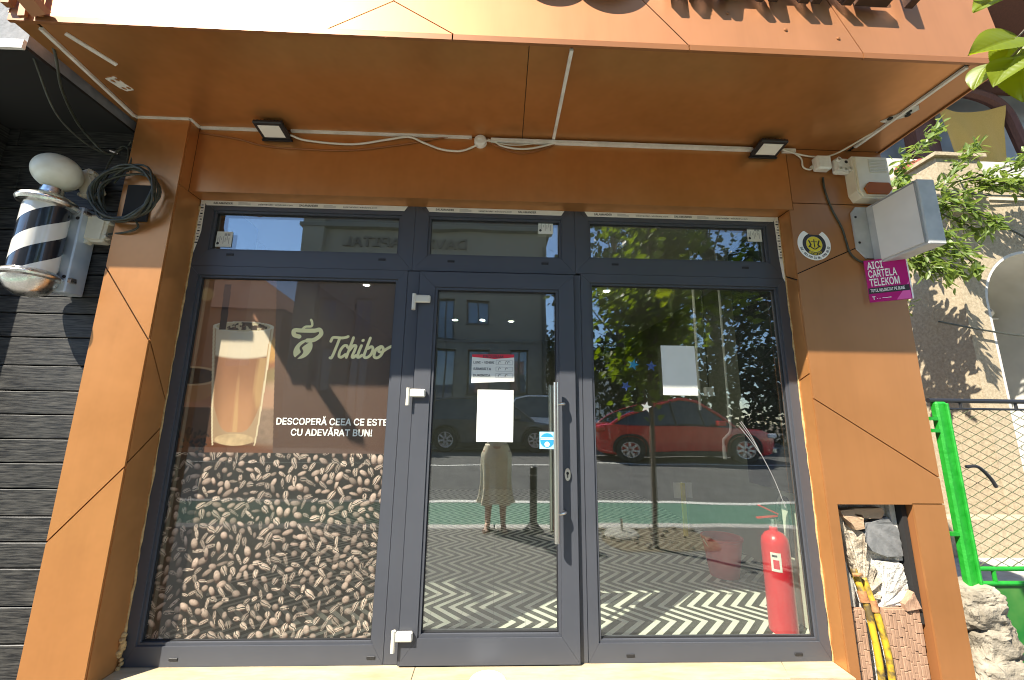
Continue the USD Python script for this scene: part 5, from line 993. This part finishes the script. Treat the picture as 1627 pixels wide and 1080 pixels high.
bones += [((W3(0, 0, .92), .13), (W3(0, 0, 1.08), .105)), ((W3(0, 0, 1.08), .105), (W3(0, -.005, 1.27), .125)), ((W3(-.12, -.01, 1.33), .065), (W3(.12, -.01, 1.33), .065)), ((W3(0, 0, 1.2), .12), (W3(0, -.01, 1.36), .08)), ((W3(-.07, 0, .90), .11), (W3(.07, 0, .90), .11)), ((W3(0, -.01, 1.36), .055), (W3(0, .005, 1.48), .046)),
          ((W3(0, .015, 1.56), .078), (W3(0, -.015, 1.585), .086)), ((W3(0, .02, 1.545), .068), (W3(0, .06, 1.495), .032)), ((W3(0, .09, 1.555), .010), (W3(0, .105, 1.532), .012)), ((W3(-.015, .082, 1.508), .008), (W3(.015, .082, 1.508), .008)), ((W3(-.085, .0, 1.56), .014), (W3(-.085, .0, 1.535), .010)), ((W3(.085, .0, 1.56), .014), (W3(.085, .0, 1.535), .010))]
for s in (-1, 1):       # fingers closed round the sides of the phone
    for k in range(4):
        a = W3(s * .062, .400, 1.335 - .018 * k); b = W3(s * .050, .442 - .002 * k, 1.338 - .019 * k); c = W3(s * (.018 + .004 * k), .449, 1.338 - .019 * k); bones += [((a, .0095), (b, .0085)), ((b, .0085), (c, .0075))]
    a = W3(s * .060, .385, 1.325); b = W3(s * .045, .405, 1.35); c = W3(s * .028, .412, 1.36); bones += [((a, .011), (b, .0095)), ((b, .0095), (c, .008))]
obj(PE, 'body', soften(hull_chain(bones), .016, 6), 'skin', smooth=True)
def skirt():
    n, m = 72, 34; v = []; zz = np.linspace(.315, 1.04, m)
    for z in zz:
        t = (z - .315) / .725; rx = np.interp(t, [0, .12, .3, .6, .8, 1], [.215, .19, .178, .186, .188, .130]); ry = np.interp(t, [0, .12, .3, .6, .8, 1], [.17, .15, .135, .135, .14, .10]); fold = .12 * (1 - t) ** 1.3
        for k in range(n):
            a = 2 * math.pi * k / n; w = 1 + fold * math.sin(9 * a + 1.3 * math.sin(2 * a)) + .03 * (1 - t) * math.sin(17 * a); v.append(W3(rx * w * math.cos(a), ry * w * math.sin(a), z + .012 * (1 - t) * math.sin(5 * a)))
    f = []
    for i in range(m - 1):
        for k in range(n): a, b, c, d = i * n + k, i * n + (k + 1) % n, (i + 1) * n + (k + 1) % n, (i + 1) * n + k; f += [[a, b, c], [a, c, d]]
    return trimesh.Trimesh(np.array(v), np.array(f), process=False)
obj(PE, 'skirt', skirt(), 'skirt', smooth=True)
top = [((W3(0, 0, 1.03), .125), (W3(0, 0, 1.10), .118)), ((W3(0, 0, 1.08), .118), (W3(0, 0, 1.27), .138)), ((W3(-.125, -.01, 1.33), .074), (W3(.125, -.01, 1.33), .074)), ((W3(0, 0, 1.2), .132), (W3(0, -.01, 1.33), .09))] + [((W3(s * .150, -.02, 1.345), .056), (W3(s * .152, .03, 1.21), .048)) for s in (-1, 1)]
obj(PE, 'blouse', soften(hull_chain(top), .02, 8), 'blouse', smooth=True)
hairb = [((W3(0, -.03, 1.60), .094), (W3(0, -.05, 1.53), .088)), ((W3(-.06, -.04, 1.55), .05), (W3(-.075, -.03, 1.36), .04)), ((W3(.06, -.04, 1.55), .05), (W3(.075, -.03, 1.36), .04)), ((W3(0, -.07, 1.52), .06), (W3(0, -.09, 1.33), .05)), ((W3(-.03, .02, 1.635), .045), (W3(.03, .02, 1.635), .045))]
obj(PE, 'hair', soften(hull_chain(hairb), .02, 6), 'hair', smooth=True)
for s in (-1, 1):
    obj(PE, 'eye', place(trimesh.creation.icosphere(2, .011), None, W3(s * .032, .083, 1.575)), 'ink_white', smooth=True); obj(PE, 'sandal', [place(xy_plate(sa.scale(sg.Point(0, 0).buffer(1), .042, .125), 0, .012), rotz(-s * .12), W3(s * .108, .07, .0)), tube(smooth_path([W3(s * .075, .12, .01), W3(s * .10, .115, .062), W3(s * .15, .12, .01)]), .006, 6), tube(smooth_path([W3(s * .065, .05, .01), W3(s * .10, .05, .10), W3(s * .14, .05, .01)]), .006, 6), tube([W3(s * .095 + .036 * math.cos(t), -.01 + .036 * math.sin(t), .095) for t in np.linspace(0, 6.28, 14)], .005, 6)], 'sandal', smooth=40)
single('phone', box(WX - .040, WX + .040, -2.398, -2.389, 1.262, 1.392, .004), 'black_metal', 'black mobile phone held up in both hands', 'phone')

# cars across the road
def car(name, label, x0, y, z, L, H, Wd, paint, style, flip=False):
    """side profile lofted across the width; x0 rear, faces +x"""
    t = thing(name, label, 'car', (x0 + L / 2, y, z)); R = lambda v: v
    k = {'coupe': dict(belt=[(0, .55), (.03, .60), (.12, .615), (.5, .60), (.72, .585), (.9, .54), (.985, .46), (1, .40)], roof=[(.10, .62), (.22, .80), (.36, .955), (.48, 1.0), (.58, .985), (.70, .80), (.775, .60)]),
         'mpv': dict(belt=[(0, .52), (.03, .58), (.5, .58), (.74, .57), (.90, .52), (.985, .46), (1, .38)], roof=[(.03, .60), (.07, .93), (.2, 1.0), (.5, 1.0), (.60, .96), (.72, .74), (.80, .58)])}[style]
    zb = .17; n = 44; us = np.linspace(0, 1, n); belt = np.interp(us, *zip(*k['belt'])) * H
    bot = np.interp(us, [0, .04, .1, .9, .96, 1], [.36, .24, .19, .19, .22, .30]) * (H / 1.6)
    hw = Wd / 2 * np.interp(us, [0, .02, .08, .5, .9, .97, 1], [.72, .86, .96, 1, .97, .86, .70]); v, f = [], []
    for u, b, g, h in zip(us, belt, bot, hw):
        cs = [(-h * .90, g), (-h * .99, g + .12), (-h, g + (b - g) * .55), (-h * .975, b - .03), (-h * .86, b + .005), (0, b + .03), (h * .86, b + .005), (h * .975, b - .03), (h, g + (b - g) * .55), (h * .99, g + .12), (h * .90, g)]
        v += [(x0 + u * L, y + a, z + c) for a, c in cs]
    m = len(cs)
    for i in range(n - 1):
        for j in range(m): a, b2, c, d = i * m + j, i * m + (j + 1) % m, (i + 1) * m + (j + 1) % m, (i + 1) * m + j; f += [[a, b2, c], [a, c, d]]
    for i0, sgn in ((0, 1), ((n - 1) * m, -1)):
        for j in range(1, m - 1): f.append([i0, i0 + j, i0 + j + 1][::sgn])
    body = trimesh.Trimesh(np.array(v), np.array(f), process=False); body.fix_normals(); bd = obj(t, 'body', body, paint, smooth=35)
    # greenhouse
    ru, rz = zip(*k['roof']); uu = np.linspace(ru[0], ru[-1], 26); top_ = np.interp(uu, ru, rz) * H; bz = np.interp(uu, *zip(*k['belt'])) * H - .02; v, f = [], []
    for u, a, b in zip(uu, top_, bz):
        h = Wd / 2 * .90; hi = Wd / 2 * (.90 - .20 * np.clip((a - b) / (.4 * H), 0, 1)); v += [(x0 + u * L, y - h, z + b), (x0 + u * L, y - hi, z + max(a - .05, b)), (x0 + u * L, y - hi * .8, z + max(a, b + .01)), (x0 + u * L, y + hi * .8, z + max(a, b + .01)), (x0 + u * L, y + hi, z + max(a - .05, b)), (x0 + u * L, y + h, z + b)]
    for i in range(25):
        for j in range(5): a, b2, c, d = i * 6 + j, i * 6 + j + 1, (i + 1) * 6 + j + 1, (i + 1) * 6 + j; f += [[a, b2, c], [a, c, d]]
    gh = trimesh.Trimesh(np.array(v), np.array(f), process=False); gh.fix_normals(); obj(t, 'windows', gh, 'car_glass', smooth=35)
    rl, rr_ = ru[0], ru[-1]; rp = [(x0 + u * L, a) for u, a in zip(uu, top_)]
    for s in (-1, 1):
        pts = [(px, y + s * Wd / 2 * (.90 - .20 * np.clip((a - b) / (.4 * H), 0, 1)) * .99, z + a - .035) for (px, a), b in zip(rp, bz)]; obj(t, 'roof_rail', tube(pts, .035, 6), paint, smooth=True)
        for u in (.45 if style == 'coupe' else .40, .62 if style == 'mpv' else .60): a = np.interp(u, ru, rz) * H; b = np.interp(u, *zip(*k['belt'])) * H; obj(t, 'pillar', tube([(x0 + u * L, y + s * Wd / 2 * .905, z + b - .02), (x0 + (u - .02) * L, y + s * Wd / 2 * .72, z + a - .04)], .025, 6), 'black_metal')
    i0, i1 = 8, 17; rf = []
    tt = [(px, a) for (px, a) in rp if a > H * .93]; v, f = [], []
    for px, a in tt: v += [(px, y - Wd * .30, z + a + .004), (px, y, z + a + .03), (px, y + Wd * .30, z + a + .004)]
    for i in range(len(tt) - 1):
        for j in range(2): a, b2, c, d = i * 3 + j, i * 3 + j + 1, i * 3 + 4 + j, i * 3 + 3 + j; f += [[a, b2, c], [a, c, d]]
    if len(tt) > 1: obj(t, 'roof', trimesh.Trimesh(np.array(v), np.array(f), process=False), paint, smooth=True)
    wr = .36 * H / 1.65
    for u in (.185, .80):
        for s in (-1, 1):
            cx_, cy_ = x0 + u * L, y + s * (Wd / 2 - .10); w = obj(t, 'wheel', place(lathe([(wr * .62, -.11), (wr * .95, -.11), (wr, -.07), (wr, .07), (wr * .95, .11), (wr * .62, .11)], 28), rotx(math.pi / 2), (cx_, cy_, z + wr)), 'black_rubber', smooth=35)
            sub(w, 'rim', [place(lathe([(wr * .62, .10), (wr * .56, .095), (wr * .54, .03), (.0001, .02)], 24), rotx(math.pi / 2 if s < 0 else -math.pi / 2), (cx_, cy_, z + wr))] + [place(box(-.030, .030, -.02, .02, .03, wr * .58), roty(q * 2 * math.pi / 7), (cx_, cy_ + s * .085, z + wr)) for q in range(7)], 'rim')
            sub(w, 'wheel_arch', tube([(cx_ + wr * 1.12 * math.cos(q), cy_ + s * .085, z + wr + wr * 1.12 * math.sin(q)) for q in np.linspace(-.2, math.pi + .2, 20)], .035, 6), 'black_rubber', smooth=True)
    for s in (-1, 1):
        obj(t, 'tail_light', box(x0 + .0, x0 + .30, y + s * Wd * .36, y + s * Wd * .485, z + H * .50, z + H * .575, .03), 'tail'); obj(t, 'headlight', box(x0 + L - .34, x0 + L - .04, y + s * Wd * .30, y + s * Wd * .46, z + H * .40, z + H * .475, .03), 'headlight')
        obj(t, 'mirror', box(x0 + L * .66, x0 + L * .70, y + s * Wd * .48, y + s * Wd * .57, z + H * .60, z + H * .68, .02), paint)
        obj(t, 'sill', box(x0 + L * .26, x0 + L * .73, y + s * Wd * .470, y + s * Wd * .505, z + .20, z + .32, .02), 'black_rubber')
    obj(t, 'bumper', [box(x0 - .02, x0 + .12, y - Wd * .40, y + Wd * .40, z + .30, z + .46, .03), box(x0 + L - .12, x0 + L + .02, y - Wd * .40, y + Wd * .40, z + .26, z + .42, .03)], 'chrome' if style == 'coupe' else 'black_rubber')
car('red_car', 'glossy red coupe-backed car reflected in the right pane', 2.60, -9.25, .17, 5.0, 1.74, 1.95, 'car_red', 'coupe')
car('grey_car', 'dark grey people carrier parked across the road, behind the door papers', -2.65, -12.6, .17, 4.95, 1.85, 1.9, 'car_grey', 'mpv')
car('white_car', 'white car parked across the road behind the red one', .35, -14.9, .22, 4.6, 2.0, 1.9, 'car_white', 'mpv')

# grey office building opposite
OB = thing('office_building', 'grey three storey office building with DAVID CAPITAL lettering, reflected in the glass', 'building', (-3.6, -18, 0))
yb = -17.0
wins = [(-3.05, -2.2, 5.1, 7.1), (-1.6, -.5, 5.9, 7.05), (-3.1, -2.1, .3, 4.6), (-1.5, -.4, 2.4, 4.6), (-5.2, -4.1, 5.9, 7.05), (-7.2, -6.35, 5.1, 7.1), (-9.0, -8.1, 5.9, 7.05), (-5.2, -4.1, 2.4, 4.6), (-7.3, -6.3, .3, 4.6), (-9.1, -8.1, 2.4, 4.6), (.6, 1.5, 2.4, 4.6)]
wl = rect(-9.9, 2.4, 0, 10.75); wl = wl.difference(unary_union([rect(*w) for w in wins]))
obj(OB, 'wall', xz_plate(wl, yb - .35, yb), 'render_grey'); obj(OB, 'side_wall', [box(2.1, 2.398, yb - 12, yb - .351, 0, 10.75), box(-9.9, -9.6, yb - 12, yb - .351, 0, 10.75)], 'render_grey')
for a, b, c, d in wins:
    w = obj(OB, 'window', [xz_plate(rect(a, b, c, d).difference(unary_union([rect(a + .07, (a + b) / 2 - .03, c + .07, d - .07), rect((a + b) / 2 + .03, b - .07, c + .07, d - .07)])), yb - .26, yb - .18)], 'window_frame')
    sub(w, 'pane', box(a + .07, (a + b) / 2 - .03, yb - .235, yb - .225, c + .07, d - .07), 'window_pane'); sub(w, 'pane', box((a + b) / 2 + .03, b - .07, yb - .235, yb - .225, c + .07, d - .07), 'window_pane')
    sub(w, 'sill', box(a - .05, b + .05, yb - .17, yb + .05, c - .06, c - .002), 'window_frame')
for a, b in ((-3.05, -2.2), (-7.2, -6.35)): obj(OB, 'railing', [cyl((a, yb + .04, 5.2 + .22 * k), (b, yb + .04, 5.2 + .22 * k), .014, 6) for k in range(5)] + [cyl((a, yb + .04, 5.1), (a, yb + .04, 6.1), .018, 6), cyl((b, yb + .04, 5.1), (b, yb + .04, 6.1), .018, 6)], 'window_frame')
obj(OB, 'string_course', box(-9.9, 2.42, yb + .002, yb + .05, 4.95, 5.05), 'render_grey'); obj(OB, 'cornice', box(-10.1, 2.7, yb - .3, yb + .35, 10.752, 10.95), 'roof_dark'); obj(OB, 'gutter_pipe', cyl((2.25, yb + .08, 0), (2.25, yb + .08, 10), .06, 8), 'window_frame')
mans = P([(-10.0, 10.25), (2.6, 10.25), (1.3, 13.6), (-8.9, 13.6)])
obj(OB, 'mansard_roof', trimesh.convex.convex_hull(np.array([(-10.0, yb + .3, 10.95), (2.65, yb + .3, 10.95), (2.65, yb - 12, 10.95), (-10, yb - 12, 10.95), (-8.8, yb - 1.6, 14.3), (1.2, yb - 1.6, 14.3), (1.2, yb - 10, 14.3), (-8.8, yb - 10, 14.3)])), 'roof_dark')
for x in (-6.6, -5.7, -3.9, -3.0, -.8, .1): 
    z0_, z1_ = 11.25, 12.2; y_ = lambda z: yb + .3 - 1.9 * (z - 10.95) / 3.35
    q = trimesh.convex.convex_hull(np.array([(x, y_(z0_) + .06, z0_), (x + .62, y_(z0_) + .06, z0_), (x, y_(z1_) + .06, z1_), (x + .62, y_(z1_) + .06, z1_), (x, y_(z0_) - .1, z0_), (x + .62, y_(z0_) - .1, z0_), (x, y_(z1_) - .1, z1_), (x + .62, y_(z1_) - .1, z1_)])); obj(OB, 'roof_window', q, 'window_pane')
def sign_text(s, h, x_start, z, w):      # read from the street: runs towards -x when seen from the shop side
    m = meshkit.text_mesh(s, h, .08, True); v = m.vertices.copy(); v[:, 0] -= v[:, 0].min(); v[:, 0] *= w / v[:, 0].max(); return trimesh.Trimesh(np.column_stack([x_start - v[:, 0], yb + .01 + v[:, 2] * 1.2, v[:, 1] + z]), m.faces, process=False)
obj(OB, 'lettering', sign_text('DAVID CAPITAL', .50, -1.72, 9.82, 6.3), 'ink')
obj(OB, 'left_pier', box(-9.95, -8.95, yb + .002, yb + .30, 0, 12.0), 'render_grey')
WB = thing('white_far_building', 'white building with a green balcony rail beyond the office, reflected in the door', 'building', (10, -42, 0))
wwin = [(5.6, 6.4, 2.6, 5.0), (7.2, 8.0, 2.6, 5.0), (8.8, 9.6, 2.6, 5.0), (5.6, 6.4, 5.6, 7.4), (7.2, 8.0, 5.6, 7.4)]
obj(WB, 'wall', xz_plate(rect(4.9, 14, 0, 8.2).difference(unary_union([rect(*w) for w in wwin])), -40.3, -40), 'render_white')
obj(WB, 'side_wall', box(4.9, 5.2, -50, -40.31, 0, 8.2), 'render_white')
for w_ in wwin: obj(WB, 'window', box(w_[0], w_[1], -40.25, -40.2, w_[2], w_[3]), 'window_pane')
obj(WB, 'balcony_rail', [box(4.8, 14, -39.95, -39.9, 8.3 + .25 * k, 8.36 + .25 * k) for k in range(4)] + [box(4.8 + k, 4.86 + k, -39.95, -39.9, 8.2, 9.2) for k in range(9)], 'green_lane')
TH = thing('tiled_roof_house', 'brown house with a clay tile roof beside the office, reflected in the poster', 'house', (-16, -20, 0))
obj(TH, 'wall', box(-24, -10.6, -24, -17, 0, 6.3), 'render_tan'); obj(TH, 'roof', trimesh.convex.convex_hull(np.array([(-24.5, -16.5, 6.3), (-10.3, -16.5, 6.3), (-24.5, -24.5, 6.3), (-10.3, -24.5, 6.3), (-20, -20.5, 9.6), (-14.5, -20.5, 9.6)])), 'roof_tile')
for x in (-22, -19, -16, -13): w = obj(TH, 'window', box(x, x + 1.1, -16.99, -16.95, 3.6, 5.2), 'window_pane')
# tall trees on the far side
def big_tree(x, y, h, rx, lab, seed, n=4200, size=.30, z0=2.6):
    r = np.random.default_rng(seed); t = thing('street_tree', lab, 'tree', (x, y, 0)); tr = smooth_path([(x, y, 0), (x + .1, y, h * .3), (x - .1, y + .1, h * .6), (x, y, h * .9)], 5)
    obj(t, 'trunk', tube(tr, np.linspace(.22, .05, len(tr)), 9), 'bark', smooth=True); items = []; nc = 34
    cs = []
    for k in range(nc):
        a = r.uniform(0, 6.28); u = r.random(); z = z0 + (h - z0) * u; w = math.sin(math.pi * min(1, .15 + .8 * u)) ** .7; rad = rx * w * math.sqrt(r.random()); c = np.array([x + rad * math.cos(a), y + rad * math.sin(a), z]); cs.append(c)
        obj(t, 'limb', tube([tr[min(len(tr) - 1, int(len(tr) * u * .8))], c], [.06, .015], 5), 'bark')
    for k in range(n):
        c = cs[k % nc]; p = c + r.normal(0, 1, 3) * np.array([rx * .20, rx * .20, h * .055]); d = r.normal(0, 1, 3) + np.array([0, 0, -.5]); items.append(leaf_mesh('heart', p, d, r.normal(0, .5, 3) + np.array([0, 0, 1.0]), r.uniform(.6, 1.2) * size, .15, r))
    obj(t, 'crown', leaves(items), 'leaf_dark')
big_tree(6.2, -17.5, 14.5, 3.2, 'tall dark tree across the road, nearest the office building on its right', 1, 4200); big_tree(11.0, -17.0, 14.0, 4.0, 'tall dark tree across the road behind the red car', 2, 4600); big_tree(16.5, -18.0, 13.5, 4.2, 'tall dark tree across the road, farthest along the street', 3, 3800)
big_tree(3.7, -24.0, 6.6, 1.0, 'small slender tree beside the office building corner', 4, 1300, .2)
HG = thing('street_hedge', 'dark clipped hedge under the trees across the road', 'hedge', (10, -15, 0)); hr = np.random.default_rng(8)
obj(HG, 'foliage', leaves([leaf_mesh('heart', np.array([hr.uniform(3.3, 22), hr.uniform(-15.6, -14.9), hr.uniform(.2, 3.4)]), hr.normal(0, 1, 3), hr.normal(0, .6, 3) + np.array([0, .5, .7]), hr.uniform(.12, .26), .15, hr) for k in range(5200)]), 'leaf_dark'); obj(HG, 'stems', [cyl((3.6 + .9 * k, -15.25, 0), (3.6 + .9 * k, -15.25, 2.6), .03, 5) for k in range(20)], 'bark')
